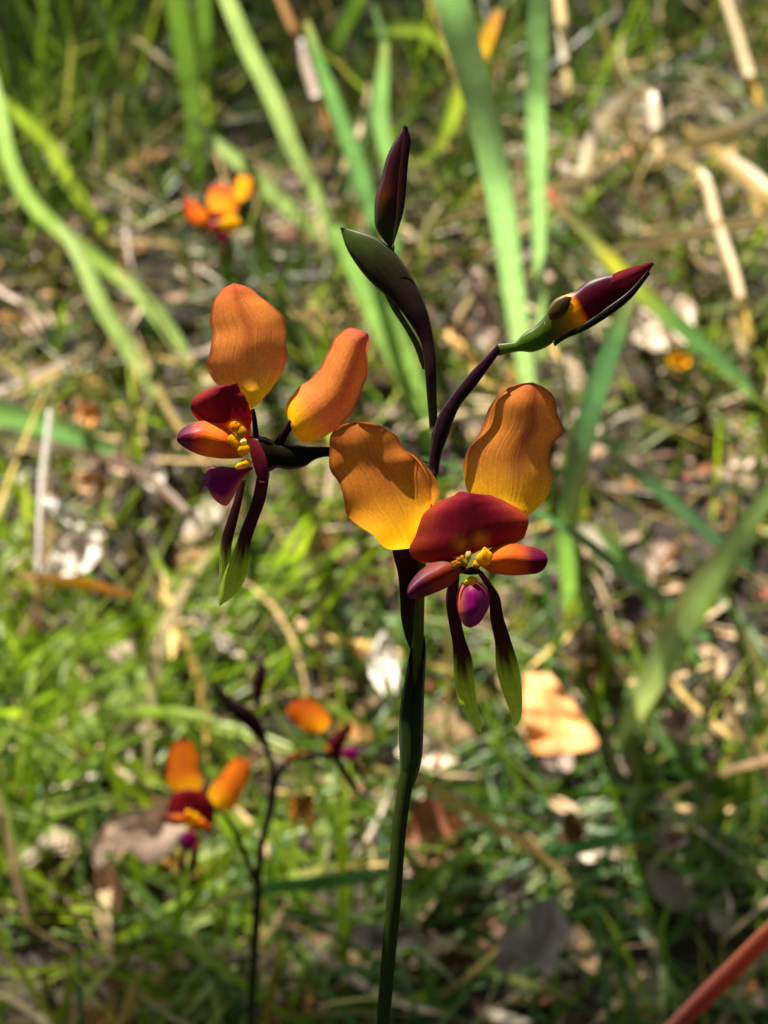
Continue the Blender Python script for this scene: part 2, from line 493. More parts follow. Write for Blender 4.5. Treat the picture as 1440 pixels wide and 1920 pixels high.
b2 = body('bud', [(1020, 604), (1026, 584), (1040, 562), (1077, 546), (1104, 526), (1132, 516), (1150, 513), (1190, 500), (1224, 492)],
          [(1030, 646), (1058, 631), (1078, 620), (1095, 612), (1115, 600), (1137, 585), (1178, 553), (1208, 522), (1227, 494)], DS - .002,
          along((0, (80, 92, 26)), (0.12, (104, 108, 26)), (0.22, (150, 130, 22)), (0.29, (240, 180, 12)), (0.325, (228, 130, 18)), (0.35, (84, 20, 38)), (0.62, (76, 18, 40)), (0.72, (104, 32, 46)), (1, (92, 30, 42))),
          M_SEPAL, orchid, nt=60, nu=20, thick=0.75)
tag(b2, 'slanting bud with a yellow band and wine coloured tip')
body('bud_ovary', [(930, 645), (950, 643), (967, 640), (980, 627), (1005, 610), (1024, 590)], [(934, 668), (955, 662), (975, 659), (999, 660), (1031, 647), (1050, 628)], DS - .001,
     along((0, (96, 110, 44)), (0.4, (86, 120, 34)), (1, (76, 92, 28))), M_SEPAL, b2, thick=0.8)
body('bud_sepal', [(1036, 640), (1066, 622), (1100, 603), (1140, 575), (1180, 545), (1215, 506)], [(1040, 650), (1060, 636), (1097, 620), (1140, 594), (1182, 561), (1219, 514)], DS - .004,
     along((0, (70, 80, 24)), (0.3, (40, 36, 20)), (1, (44, 22, 26))), M_SEPAL, b2, thick=0.7)
body('bud_sepal', [(1026, 588), (1040, 566), (1056, 556), (1070, 556)], [(1032, 600), (1050, 596), (1064, 582), (1072, 560)], DS - .0045,
     along((0, (92, 84, 34)), (1, (84, 58, 44))), M_SEPAL, b2, thick=0.5)
sheet('bud_petal', [(1146, 530), (1148, 516), (1180, 502), (1224, 491)], [(1146, 534), (1158, 540), (1192, 524), (1225, 494)], DS - .0062, along((0, (100, 32, 44)), (0.3, (140, 46, 54)), (1, (112, 34, 44))), M_LIP, b2, nt=12, nu=7, cup=.001)

# --- front flower
fl = body('flower', [(790, 1000), (820, 1010), (850, 1030), (872, 1048)], [(778, 1020), (812, 1050), (848, 1070), (876, 1078)], D + .002, along((0, DARK), (1, (70, 40, 24))), M_SEPAL, orchid, thick=1.0)
tag(fl, 'open flower facing forward with two raised orange ears and a maroon hood')
sheet('petal', [(770, 1028), (727, 1029), (697, 1002), (656, 972), (645, 942), (637, 909), (622, 886), (617, 849), (621, 813), (640, 797), (668, 792)],
      [(774, 1026), (779, 1008), (789, 985), (802, 960), (809, 932), (800, 895), (779, 860), (757, 843), (746, 819), (724, 805), (700, 793), (672, 792)], D + .004,
      ear_colour(yellow=(244, 176, 14), mid=(208, 124, 46), tip=(156, 80, 54), ribamt=0.22, ripos=0.1, y0=.16, y1=.5, margin=(110, 46, 36)), M_PETAL, fl,
      nt=44, nu=19, bend=(-.004, -.001, .001, .002, .0015, .004), cup=-.0025, ripple=.0009, rf=22)
sheet('petal_fold', [(802, 962), (809, 932), (800, 895), (779, 860), (757, 843)], [(806, 962), (823, 935), (819, 901), (800, 875), (777, 852), (759, 844)], D + .0015,
      along((0, (236, 160, 40)), (0.5, (226, 140, 44)), (1, (190, 96, 46))), M_PETAL, fl, nt=20, nu=7, cup=.0012, bend=(.0015, .004, .0036, .002))
sheet('petal', [(940, 975), (905, 950), (878, 924), (870, 886), (872, 852), (889, 826), (907, 796), (915, 766), (937, 740), (967, 721), (994, 717)],
      [(952, 975), (975, 972), (995, 963), (1008, 952), (1027, 927), (1037, 894), (1032, 856), (1037, 830), (1052, 815), (1057, 800), (1046, 779), (1041, 752), (1025, 729), (999, 717)], D + .005,
      ear_colour(yellow=(250, 184, 14), mid=(220, 134, 54), tip=(176, 84, 54), rib=(138, 44, 48), ribw=.17, ribamt=.65, ripos=.22, y0=.15, y1=.47), M_PETAL, fl,
      nt=44, nu=19, bend=(-.003, 0, .001, .0015, .001, .003), cup=.003, ripple=.0011, rf=20, ph=1)
hood = sheet('dorsal_sepal', [(880, 1040), (840, 1048), (800, 1056), (774, 1046), (769, 1024), (779, 1003), (793, 966), (824, 940), (848, 930), (864, 921), (884, 925)],
      [(884, 1040), (929, 1022), (973, 1015), (989, 995), (990, 973), (973, 955), (940, 936), (922, 929), (909, 927), (898, 928), (886, 925)], D - .004,
      hood_colour, M_LIP, fl, nt=50, nu=31, bend=(.002, -.001, -.002, -.002, -.001), cup=.004, ripple=.0005)
sheet('lip_side_lobe', [(866, 1062), (850, 1046), (830, 1046), (813, 1055), (790, 1068), (774, 1085), (764, 1104), (764, 1114)],
      [(864, 1074), (852, 1092), (829, 1106), (810, 1114), (796, 1119), (780, 1123), (769, 1122), (764, 1116)], D - .007,
      along((0, (100, 38, 22)), (0.25, (124, 50, 28)), (0.5, (120, 42, 34)), (0.7, (84, 20, 44)), (1, (76, 16, 50))), M_LIP, fl, nt=24, nu=13, bend=(.002, 0, -.002, -.004), cup=.004)
sheet('lip_side_lobe', [(900, 1056), (912, 1036), (930, 1023), (953, 1016), (984, 1023), (1011, 1029), (1024, 1039), (1027, 1048)],
      [(900, 1060), (909, 1067), (929, 1075), (962, 1079), (990, 1077), (1008, 1075), (1022, 1065), (1027, 1052)], D - .008,
      lobe_colour, M_LIP, fl, nt=26, nu=13, bend=(.003, .001, 0, -.001), cup=.004)
sheet('lip_middle_lobe', [(880, 1086), (866, 1094), (859, 1108), (856, 1133), (863, 1160), (871, 1173), (880, 1177)],
      [(886, 1086), (900, 1094), (914, 1106), (918, 1134), (909, 1153), (897, 1170), (883, 1177)], D - .009,
      mid_colour(-1), M_LIP, fl, nt=24, nu=13, bend=(.003, 0, -.001, .002), cup=.005)
for k, (x, y, rx, ry, c) in enumerate([(909, 1046, 14, 17, (248, 180, 12)), (868, 1052, 13, 9, (176, 130, 20)),
                                      (893, 1060, 11, 8, (196, 146, 16)), (882, 1090, 11, 12, (250, 196, 10)), (855, 1058, 8, 9, (170, 110, 20))]):
    blob('callus', x, y, D - .0084, rx * .85, ry * .85, min(rx, ry) * .4, flat(c), M_LIP, fl, rot=.4 * k, seed=k, lump=.35)
blob('column', 878, 1043, D - .0095, 6, 9, 6, flat((196, 166, 96)), M_LIP, fl, seed=20)
blob('stigma', 886, 1070, D - .0085, 17, 7, 7, flat((40, 14, 16)), M_LIP, fl, seed=21)
sheet('lateral_sepal', [(846, 1080), (838, 1104), (836, 1130), (842, 1171), (849, 1212), (851, 1265), (859, 1310), (874, 1344), (899, 1373)],
     [(862, 1080), (860, 1104), (863, 1152), (872, 1197), (884, 1231), (888, 1265), (894, 1317), (903, 1355), (902, 1373)], D - .001,
     sepal_colour, M_SEPAL, fl, nt=40, nu=9, cup=.0016, bend=(0, -.001, -.003, -.002, .001))
sheet('lateral_sepal', [(892, 1070), (905, 1090), (916, 1111), (919, 1160), (928, 1205), (930, 1250), (939, 1287), (954, 1329), (963, 1359)],
     [(904, 1070), (920, 1092), (937, 1119), (943, 1152), (958, 1201), (971, 1242), (977, 1280), (979, 1317), (976, 1348), (968, 1361)], D - .001,
     sepal_colour, M_SEPAL, fl, nt=40, nu=9, cup=.0016, bend=(0, -.001, -.003, -.002, .001))

# --- left flower, turned to the side
DL = D + .003
fl2 = body('flower', [(472, 818), (496, 819), (520, 831), (541, 832), (575, 837), (620, 838), (700, 850), (790, 866), (815, 876)],
           [(490, 890), (503, 886), (520, 877), (541, 880), (571, 875), (592, 861), (620, 856), (700, 864), (790, 878), (815, 886)], DL + .004,
           along((0, (50, 28, 24)), (0.1, (40, 34, 20)), (0.3, (34, 38, 20)), (0.6, (54, 66, 26)), (1, (62, 74, 28))), M_SEPAL, orchid, nt=44, thick=.7, bend=(0, 0, 0, .001, .003, .004, .004))
tag(fl2, 'open flower turned sideways with its lip pointing away from the stem')
sheet('petal', [(470, 765), (448, 735), (420, 728), (402, 716), (388, 685), (393, 658), (398, 627), (394, 591), (400, 565), (417, 542), (438, 531)],
      [(474, 765), (486, 755), (503, 737), (527, 703), (539, 668), (537, 637), (535, 604), (520, 580), (492, 558), (465, 538), (443, 531)], DL + .002,
      ear_colour(yellow=(252, 196, 12), mid=(230, 138, 64), tip=(176, 78, 58), rib=(176, 66, 46), ribw=.13, ribamt=.5, y0=.12, y1=.34), M_PETAL, fl2,
      nt=44, nu=19, bend=(0, .001, .0005, .002, .004), cup=.0035, ripple=.001, rf=21)
tube('petal_claw', [(474, 768, 7, DL + .002), (477, 785, 9, DL + .003), (480, 815, 11, DL + .004), (486, 840, 13, DL + .005)], flat((44, 18, 24)), M_STEM, fl2)
sheet('petal', [(546, 800), (538, 780), (535, 761), (554, 734), (585, 706), (606, 679), (620, 648), (626, 634), (644, 619), (666, 615), (688, 624)],
      [(546, 801), (554, 818), (575, 830), (592, 826), (637, 800), (661, 771), (678, 734), (690, 699), (688, 661), (693, 640), (690, 626)], DL + .003,
      ear_colour(yellow=(250, 182, 10), mid=(230, 134, 66), tip=(158, 62, 68), rib=(190, 70, 56), ribw=.2, ribamt=.6, ripos=.35, y0=.16, y1=.32), M_PETAL, fl2,
      nt=44, nu=19, bend=(-.001, 0, .002, .003, .003), cup=.004, ripple=.0009, rf=17, ph=2)
tube('petal_claw', [(549, 790, 14, DL + .002), (536, 810, 15, DL + .003), (522, 832, 18, DL + .004), (505, 855, 24, DL + .005)], flat((40, 16, 26)), M_STEM, fl2)
sheet('dorsal_sepal', [(462, 826), (440, 812), (420, 803), (390, 794), (371, 788), (361, 776), (357, 765), (361, 751), (375, 736), (396, 728), (418, 720), (424, 721)],
      [(469, 826), (471, 800), (471, 778), (467, 758), (459, 744), (450, 730), (447, 722), (444, 718), (439, 723), (433, 724), (426, 721)], DL - .004,
      lambda t, u, p: mixc(hood_colour(t, u * .6, p), lin((150, 52, 46)), sm(430, 365, p[:, 0]) * .7), M_LIP, fl2, nt=32, nu=17, bend=(.002, 0, -.002, -.002), cup=.003, ripple=.0005)
sheet('lip_side_lobe', [(456, 846), (440, 815), (427, 803), (406, 794), (381, 789), (360, 794), (341, 804), (333, 814), (331, 822)],
      [(456, 858), (440, 860), (418, 860), (399, 858), (375, 853), (354, 844), (338, 834), (332, 827)], DL - .007,
      along((0, (190, 92, 24)), (0.3, (206, 92, 30)), (0.5, (228, 120, 26)), (0.64, (190, 76, 38)), (0.78, (100, 20, 50)), (1, (84, 16, 56))), M_LIP, fl2, nt=28, nu=13, bend=(.003, 0, -.001, 0), cup=.004)
sheet('lip_middle_lobe', [(474, 876), (455, 874), (439, 876), (415, 875), (392, 878), (384, 889), (378, 906), (373, 924)],
      [(474, 880), (464, 889), (451, 906), (436, 934), (424, 949), (408, 942), (396, 929), (388, 912), (380, 912), (374, 926)], DL - .006,
      mid_colour(1), M_LIP, fl2, nt=30, nu=13, bend=(.002, 0, -.001, .001), cup=.004)
body('lip_side_lobe', [(466, 818), (468, 845), (472, 862), (477, 880), (485, 904)], [(474, 820), (484, 829), (497, 853), (503, 876), (500, 905)], DL - .006,
     along((0, (150, 48, 42)), (0.4, (140, 40, 52)), (1, (96, 28, 52))), M_LIP, fl2, thick=.3)
for k, (x, y, rx, ry, c) in enumerate([(440, 800, 12, 10, (216, 138, 16)), (452, 810, 11, 12, (196, 140, 16)), (440, 828, 16, 11, (246, 178, 12)), (456, 842, 14, 13, (250, 186, 12)), (456, 871, 18, 8, (252, 194, 8))]):
    blob('callus', x, y, DL - .0085, rx * .9, ry * .85, 4, flat(c), M_LIP, fl2, rot=(-.3 if k == 4 else .5), seed=30 + k, lump=.2)
blob('column', 457, 829, DL - .011, 7, 6, 6, flat((236, 204, 110)), M_LIP, fl2, seed=40)
sheet('lateral_sepal', [(448, 900), (437, 943), (424, 981), (412, 1026), (411, 1062), (409, 1100), (409, 1132)],
     [(462, 900), (453, 943), (444, 981), (434, 1026), (432, 1062), (426, 1100), (413, 1133)], DL + .001, sepal_colour, M_SEPAL, fl2, nt=36, nu=9, cup=.0016, bend=(0, -.001, -.001, 0))
sheet('lateral_sepal', [(484, 880), (472, 940), (451, 995), (437, 1036), (420, 1076), (410, 1112), (410, 1135)],
     [(506, 886), (498, 936), (483, 978), (471, 1015), (466, 1057), (459, 1088), (436, 1119), (413, 1136)], DL - .002, sepal_colour, M_SEPAL, fl2, nt=36, nu=9, cup=.0016, bend=(0, -.001, -.002, -.001))

# ------------------------------------------------------------------ second orchid, farther away
D2 = 0.67
base2 = np.array([at(465, 1925, .700)[0], at(465, 1925, .700)[1], 0.0])
base2[2] = height(base2[0], base2[1]) - .002
o2 = empty('orchid_plant', base2)
tag(o2, 'smaller wild orchid with two orange flowers standing low among grass, stem forked', 'orchid', 'wild orchids growing in the grass')
stem2 = along((0, (48, 62, 26)), (.6, (44, 48, 24)), (1, (36, 20, 24)))
stem_to_ground('stem', base2, [(470, 1915, 17, .695), (476, 1800, 18, .69), (482, 1700, 17, .685), (485, 1630, 15, .68), (494, 1565, 14, D2), (506, 1520, 16, D2), (511, 1480, 16, D2), (512, 1445, 13, D2)], stem2, M_STEM, o2, .003)
tube('pedicel', [(513, 1475, 14, D2), (522, 1450, 14, D2), (540, 1428, 10, D2), (585, 1416, 9, D2)], flat((38, 24, 22)), M_STEM, o2)
tube('pedicel', [(482, 1660, 12, .681), (474, 1640, 12, .678), (457, 1596, 11, .675), (439, 1556, 10, .672), (421, 1529, 9, D2), (400, 1514, 8, D2)], flat((52, 60, 26)), M_STEM, o2)
body('bract', [(506, 1450), (500, 1420), (488, 1392), (464, 1366), (436, 1342), (415, 1320), (400, 1296), (393, 1279)], [(518, 1450), (510, 1415), (500, 1380), (487, 1348), (466, 1326), (440, 1312), (416, 1292), (396, 1278)], D2, dark_bract, M_STEM, o2, nt=30, thick=.5)
bb = body('bud', [(480, 1330), (474, 1305), (473, 1280), (480, 1258), (489, 1238)], [(486, 1330), (492, 1305), (499, 1275), (500, 1256), (493, 1238)], D2 + .003, along(*bud_stops), M_SEPAL, o2, thick=.8)
tag(bb, 'small closed maroon bud on top')
f3 = body('flower', [(395, 1508), (375, 1512), (356, 1525)], [(398, 1524), (380, 1535), (360, 1548)], D2 + .002, flat((54, 30, 24)), M_SEPAL, o2, nt=10)
tag(f3, 'open flower facing forward with orange ears and dark red hood')
ear2 = ear_colour(yellow=(250, 186, 10), mid=(232, 122, 22), tip=(184, 60, 30), ribamt=.2, y0=.12, y1=.45)
sheet('petal', [(352, 1490), (330, 1488), (314, 1470), (310, 1446), (314, 1416), (323, 1394), (339, 1388)], [(358, 1490), (376, 1482), (381, 1465), (373, 1440), (373, 1416), (363, 1393), (345, 1388)], D2 + .004, ear2, M_PETAL, f3, bend=(0, .005, .010, .016), cup=.003, ripple=.001)
sheet('petal', [(398, 1508), (390, 1486), (408, 1458), (424, 1437), (438, 1421), (448, 1419)], [(400, 1510), (424, 1521), (439, 1513), (454, 1489), (464, 1464), (470, 1437), (458, 1421), (452, 1419)], D2 + .004, ear2, M_PETAL, f3, bend=(0, .005, .010, .016), cup=.003, ripple=.001)
sheet('dorsal_sepal', [(355, 1532), (335, 1540), (318, 1538), (313, 1515), (323, 1490), (338, 1482), (352, 1479)], [(358, 1532), (380, 1542), (396, 1548), (403, 1530), (400, 1506), (384, 1487), (368, 1481), (354, 1479)], D2 - .004,
      along((0, (170, 80, 24)), (.35, (134, 30, 34)), (1, (108, 20, 32))), M_LIP, f3, cup=.005)
sheet('lip_side_lobe', [(352, 1530), (330, 1526), (312, 1528), (300, 1533)], [(352, 1546), (330, 1548), (312, 1544), (300, 1537)], D2 - .007, lobe_colour, M_LIP, f3, nt=14, nu=9, cup=.004)
sheet('lip_side_lobe', [(366, 1532), (384, 1538), (398, 1552), (403, 1562)], [(364, 1545), (374, 1553), (388, 1562), (401, 1565)], D2 - .007, lobe_colour, M_LIP, f3, nt=14, nu=9, cup=.004)
sheet('lip_middle_lobe', [(354, 1556), (338, 1566), (336, 1580), (345, 1592), (354, 1595)], [(358, 1556), (372, 1566), (373, 1580), (366, 1592), (356, 1595)], D2 - .008, mid_colour(1), M_LIP, f3, nt=14, nu=9, cup=.006)
for k, (x, y, c) in enumerate([(354, 1528, (226, 150, 14)), (366, 1534, (246, 180, 10)), (358, 1546, (236, 160, 10)), (378, 1544, (236, 130, 20))]):
    blob('callus', x, y, D2 - .011, 8, 9, 7, flat(c), M_LIP, f3, seed=50 + k)
sheet('lateral_sepal', [(346, 1575), (336, 1610), (332, 1640), (340, 1672)], [(356, 1575), (348, 1610), (348, 1640), (345, 1674)], D2, sepal_colour, M_SEPAL, f3, nt=18, nu=9, cup=.0016)
sheet('lateral_sepal', [(364, 1575), (360, 1605), (350, 1640), (342, 1672)], [(375, 1575), (372, 1605), (364, 1640), (346, 1675)], D2 - .002, sepal_colour, M_SEPAL, f3, nt=18, nu=9, cup=.0016)

f4 = body('flower', [(580, 1411), (604, 1410), (630, 1408), (652, 1404)], [(580, 1421), (604, 1424), (630, 1424), (652, 1418)], D2, flat((40, 24, 22)), M_SEPAL, o2, nt=12)
tag(f4, 'open flower seen from the side with a cupped orange petal')
sheet('petal', [(606, 1374), (572, 1371), (552, 1355), (537, 1333), (549, 1315), (563, 1309)], [(610, 1372), (620, 1352), (614, 1338), (598, 1321), (580, 1308), (567, 1308)], D2 + .002,
      along((0, (250, 176, 10)), (.3, (240, 150, 14)), (.6, (226, 112, 22)), (1, (168, 50, 30))), M_PETAL, f4, bend=(0, .005, .010, .016), cup=.004, ripple=.001)
tube('petal_claw', [(604, 1372, 7, D2 + .002), (616, 1388, 9, D2 + .002), (624, 1404, 12, D2 + .002)], flat((40, 22, 24)), M_STEM, f4)
sheet('petal', [(583, 1413), (566, 1414), (545, 1424), (530, 1432)], [(582, 1408), (572, 1407), (548, 1412), (531, 1429)], D2 - .002, along((0, (244, 160, 16)), (1, (222, 98, 30))), M_PETAL, f4, nt=14, nu=7, bend=(0, -.005, -.008))
sheet('dorsal_sepal', [(625, 1420), (612, 1400), (618, 1384), (640, 1366), (655, 1354)], [(640, 1420), (644, 1400), (650, 1384), (660, 1368), (657, 1353)], D2 - .003, along((0, (86, 28, 32)), (1, (84, 22, 34))), M_LIP, f4, nt=16, nu=9, cup=.005)
sheet('lip_side_lobe', [(620, 1404), (614, 1396), (610, 1400)], [(622, 1412), (616, 1414), (610, 1406)], D2 - .005, flat((216, 110, 26)), M_LIP, f4, nt=8, nu=7, cup=.002)
sheet('lip_middle_lobe', [(640, 1410), (650, 1401), (664, 1400), (674, 1406)], [(640, 1418), (650, 1424), (660, 1430), (672, 1416)], D2 - .004, mid_colour(1), M_LIP, f4, nt=12, nu=9, cup=.004)
body('lateral_sepal', [(622, 1420), (636, 1446), (654, 1470), (674, 1492)], [(632, 1416), (650, 1442), (668, 1468), (678, 1492)], D2, along((0, DARK), (.6, (44, 40, 24)), (1, (64, 78, 30))), M_SEPAL, f4, nt=16, thick=.4)
body('lateral_sepal', [(654, 1424), (664, 1440), (675, 1456), (683, 1470)], [(662, 1420), (676, 1438), (684, 1452), (687, 1470)], D2 + .002, along((0, DARK), (.5, (56, 60, 28)), (1, (74, 90, 32))), M_SEPAL, f4, nt=16, thick=.4)

# ------------------------------------------------------------------ third orchid, far among the grass
D3 = 0.9
g3 = ground_depth(480, 1150)
base3 = at(480, 1150, g3)
base3[2] = height(base3[0], base3[1]) - .002
o3 = empty('orchid_plant', base3)
tag(o3, 'far wild orchid with one blurred orange flower in tall green grass', 'orchid', 'wild orchids growing in the grass')
C3 = [at(420, 440, D3 + .006), at(424, 500, D3 + .01), at(440, 620, D3 + .03), at(455, 760, D3 + .06)]
pts3 = spline(np.array(C3 + [base3 * .6 + C3[-1] * .4, base3])[:, [1, 2, 0]], 40)[:, [2, 0, 1]][::-1]
tube3('stem', pts3, np.linspace(.0026, .0016, 40), along((0, (66, 88, 36)), (1, (84, 110, 44))), M_STEM, o3)
f5 = body('flower', [(408, 408), (414, 425), (417, 440)], [(432, 408), (428, 425), (424, 440)], D3 + .003, flat((120, 60, 30)), M_SEPAL, o3, nt=10)
tag(f5, 'open orange flower with three bright lobes and a magenta lip')
sheet('petal', [(392, 420), (373, 424), (352, 410), (347, 388), (346, 370)], [(392, 402), (384, 396), (372, 386), (362, 376), (350, 369)], D3, along((0, (250, 140, 24)), (.5, (240, 106, 26)), (1, (170, 44, 40))), M_PETAL, f5, nt=16, nu=9, cup=.005, bend=(0, .013, .026))
sheet('petal', [(404, 402), (392, 392), (388, 370), (396, 352), (410, 345)], [(432, 404), (446, 394), (442, 374), (432, 354), (418, 345)], D3 + .002, along((0, (248, 166, 24)), (.45, (246, 152, 34)), (.75, (216, 96, 40)), (1, (170, 50, 44))), M_PETAL, f5, nt=16, nu=9, cup=.006, bend=(0, .013, .026))
sheet('petal', [(446, 378), (434, 362), (436, 342), (446, 328), (456, 326)], [(454, 378), (468, 368), (477, 350), (474, 334), (462, 326)], D3 + .003,
      lambda t, u, p: mixc(np.tile(lin((250, 174, 22)), (len(t), 1)), lin((150, 40, 40)), np.clip(sm(.55, .95, np.abs(u)) + sm(.7, .95, t), 0, 1)), M_PETAL, f5, nt=16, nu=11, cup=.005, bend=(0, .013, .026))
sheet('dorsal_sepal', [(405, 418), (388, 420), (388, 404), (398, 396)], [(415, 418), (428, 410), (424, 400), (402, 396)], D3 - .004, flat((150, 28, 34)), M_LIP, f5, nt=12, nu=9, cup=.004)
sheet('lip_side_lobe', [(412, 412), (430, 404), (446, 408), (452, 418)], [(412, 430), (426, 438), (442, 434), (451, 424)], D3 - .006, flat((252, 176, 10)), M_LIP, f5, nt=12, nu=9, cup=.005)
sheet('lip_side_lobe', [(412, 414), (398, 414), (390, 424)], [(412, 432), (404, 440), (392, 436)], D3 - .006, flat((160, 52, 34)), M_LIP, f5, nt=12, nu=9, cup=.005)
sheet('lip_middle_lobe', [(416, 434), (408, 442), (414, 454)], [(422, 434), (432, 442), (420, 455)], D3 - .006, flat((190, 30, 84)), M_LIP, f5, nt=10, nu=7, cup=.003)
body('lateral_sepal', [(414, 450), (410, 475), (418, 510)], [(422, 450), (426, 475), (422, 512)], D3, along((0, (110, 60, 60)), (.5, (120, 130, 50)), (1, (150, 180, 70))), M_SEPAL, f5, nt=12)
body('lateral_sepal', [(428, 450), (426, 480), (424, 520)], [(436, 450), (440, 480), (430, 524)], D3 - .001, along((0, (110, 60, 60)), (.5, (130, 150, 50)), (1, (150, 190, 70))), M_SEPAL, f5, nt=12)

# ------------------------------------------------------------------ grass blades that can be told apart
G1 = 'tall green grass blades'
G2 = 'dry straw coloured blades'
def blade(pts, tip_d, cols, label, group, name='grass_blade', cat='grass blade', mat=None, base_d=None, twist=0.0, fold=0.25, nt=26, base_z=None):
    """pts from the rooted end to the free end: (px, py, width_px); rooted in the soil, free end tip_d deep"""
    e, f = pts[-1], pts[-2]
    if e[2] > 8 and (e[1] < 0 or e[0] < 0 or e[0] > 1440):     # run out to a point
        pts = list(pts) + [(e[0] + 1.2 * (e[0] - f[0]), e[1] + 1.2 * (e[1] - f[1]), e[2] * .6), (e[0] + 2.2 * (e[0] - f[0]), e[1] + 2.2 * (e[1] - f[1]), 2)]
        tip_d *= .95
    P = spline(np.array(pts, float), nt)
    L = np.concatenate([[0], np.cumsum(np.linalg.norm(np.diff(P[:, :2], axis=0), axis=1))]); T = L / L[-1]
    d0 = ground_depth(pts[0][0], pts[0][1], base_z or 0.0) if base_d is None else base_d
    # straight in space between the two ends: 1/d runs evenly along the picture path
    dd = 1.0 / ((1 - T) / d0 + T / tip_d)
    zl = .13 if group == G2 else .03
    dd = np.array([min(dd[i], ground_depth(P[i, 0], P[i, 1], .004 + zl * min(1, 5 * T[i]))) for i in range(nt)])
    C = np.array([at(P[i, 0], P[i, 1], dd[i]) for i in range(nt)])
    W = np.maximum(P[:, 2] * (.84 if group == G1 else .9), 1.0) * S * dd / 2
    tg = np.gradient(C, axis=0); tg /= np.linalg.norm(tg, axis=1)[:, None]
    V, UV = [], []
    nu = 5
    for i in range(nt):
        view = C[i] - EYE; view /= np.linalg.norm(view)
        side = np.cross(tg[i], view); side /= np.linalg.norm(side) + 1e-9
        nrm = np.cross(side, tg[i])
        a = twist
        s2 = side * math.cos(a) + nrm * math.sin(a); n2 = nrm * math.cos(a) - side * math.sin(a)
        w = W[i] / max(.35, math.cos(a))
        for j in range(nu):
            u = j / (nu - 1) * 2 - 1
            V.append(C[i] + s2 * u * w + n2 * (fold * w * (abs(u) - .5))); UV.append((u * .5 + .5, T[i]))
    tt = np.repeat(T, nu); uu = np.abs(np.tile(np.linspace(-1, 1, nu), nt))
    org = C[0].copy()
    kk = (pts[0][0] * 7 + pts[0][1] * 3) % 97
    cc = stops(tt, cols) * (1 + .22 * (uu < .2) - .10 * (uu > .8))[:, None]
    cc = cc * (1 + .05 * np.sin(tt * 9 + kk) + .05 * np.sin(tt * 23 + 2 * kk + uu * 2))[:, None]
    cc = mixc(cc, lin((186, 160, 90)), .35 * sm(.82, 1, tt) * (kk % 3 > 0))
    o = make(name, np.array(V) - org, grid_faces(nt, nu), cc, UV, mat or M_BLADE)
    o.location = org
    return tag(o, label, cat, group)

LG = ((0, (140, 164, 96)), (.3, (140, 182, 104)), (1, (136, 184, 98)))
MG = ((0, (70, 96, 30)), (1, (76, 108, 26)))
YG = ((0, (130, 150, 40)), (1, (140, 165, 48)))
PG = ((0, (132, 152, 88)), (.6, (144, 168, 92)), (1, (160, 178, 112)))
BG = ((0, (70, 110, 60)), (1, (76, 120, 62)))
ST = ((0, (196, 172, 122)), (1, (206, 186, 140)))
YS = ((0, (206, 166, 84)), (1, (216, 190, 120)))
BR = ((0, (150, 108, 62)), (1, (160, 122, 80)))
G1 = 'tall green grass blades'
G2 = 'dry straw coloured blades'
blade([(1000, 790, 30), (985, 690, 38), (962, 540, 50), (932, 340, 62), (890, 160, 70), (838, -30, 78), (815, -120, 70)], .62, LG, 'broad bright green blade slanting up behind the upright bud', G1)
blade([(1014, 680, 14), (1012, 560, 24), (1010, 420, 32), (1005, 250, 45), (1006, 100, 48), (1009, -30, 46), (1010, -120, 40)], .66, LG, 'straight bright green blade beside the broad slanting blade', G1, twist=.2)
blade([(655, 500, 20), (622, 436, 25), (590, 360, 29), (550, 280, 36), (510, 180, 40), (460, 80, 38), (415, -30, 32)], .95, PG, 'long pale green blade leaning above the far blurred orange flower', G1)
blade([(810, 850, 30), (790, 770, 56), (750, 665, 66), (705, 575, 62), (665, 500, 46), (628, 425, 26)], 1.05, ((0, (130, 165, 80)), (1, (140, 180, 90))), 'wide soft green blade behind the dark curved bract', G1)
blade([(705, 450, 26), (682, 345, 38), (652, 260, 36), (600, 120, 26), (575, 40, 14)], 1.0, ((0, (96, 140, 76)), (1, (90, 130, 64))), 'green blade passing just left of the upright bud', G1)
blade([(742, 480, 22), (735, 330, 30), (714, 230, 36), (716, 150, 30), (722, 80, 12)], 1.05, ((0, (120, 160, 84)), (1, (110, 150, 80))), 'short green blade directly behind the upright bud', G1)
blade([(310, 600, 18), (250, 540, 30), (200, 500, 34), (150, 465, 34), (105, 425, 34), (55, 375, 36), (18, 300, 34), (0, 220, 36), (-15, 150, 28)], .9, ((0, (130, 160, 60)), (.7, (136, 166, 84)), (.86, (176, 192, 140)), (1, (225, 230, 215))), 'bent pale green blade with a white end', G1)
blade([(310, 770, 20), (290, 730, 34), (240, 650, 40), (190, 570, 36), (150, 480, 34), (110, 420, 18)], 1.0, PG, 'whitish green blade crossing below the bent blade', G1, twist=-.3)
blade([(395, 760, 18), (370, 720, 28), (330, 640, 34), (270, 560, 34), (215, 505, 16)], 1.1, PG, 'pale blade running towards the side turned flower', G1)
blade([(225, 470, 24), (200, 440, 28), (130, 340, 32), (90, 270, 32), (30, 210, 28), (-20, 170, 20)], 1.1, YG, 'olive green blade above the bent pale blade', G1)
blade([(372, 360, 20), (368, 320, 32), (365, 230, 40), (350, 130, 46), (330, 0, 50), (322, -60, 46)], .95, MG, 'upright dark green blade rising over the far flower', G1)
blade([(392, 200, 20), (385, 100, 30), (380, 0, 36), (378, -60, 32)], 1.1, MG, 'narrow green blade next to the upright dark blade', G1)
blade([(650, 500, 18), (610, 450, 34), (530, 380, 36), (470, 320, 36), (390, 255, 24), (360, 220, 10)], 1.15, PG, 'greyish green blade lying behind the far flower', G1)
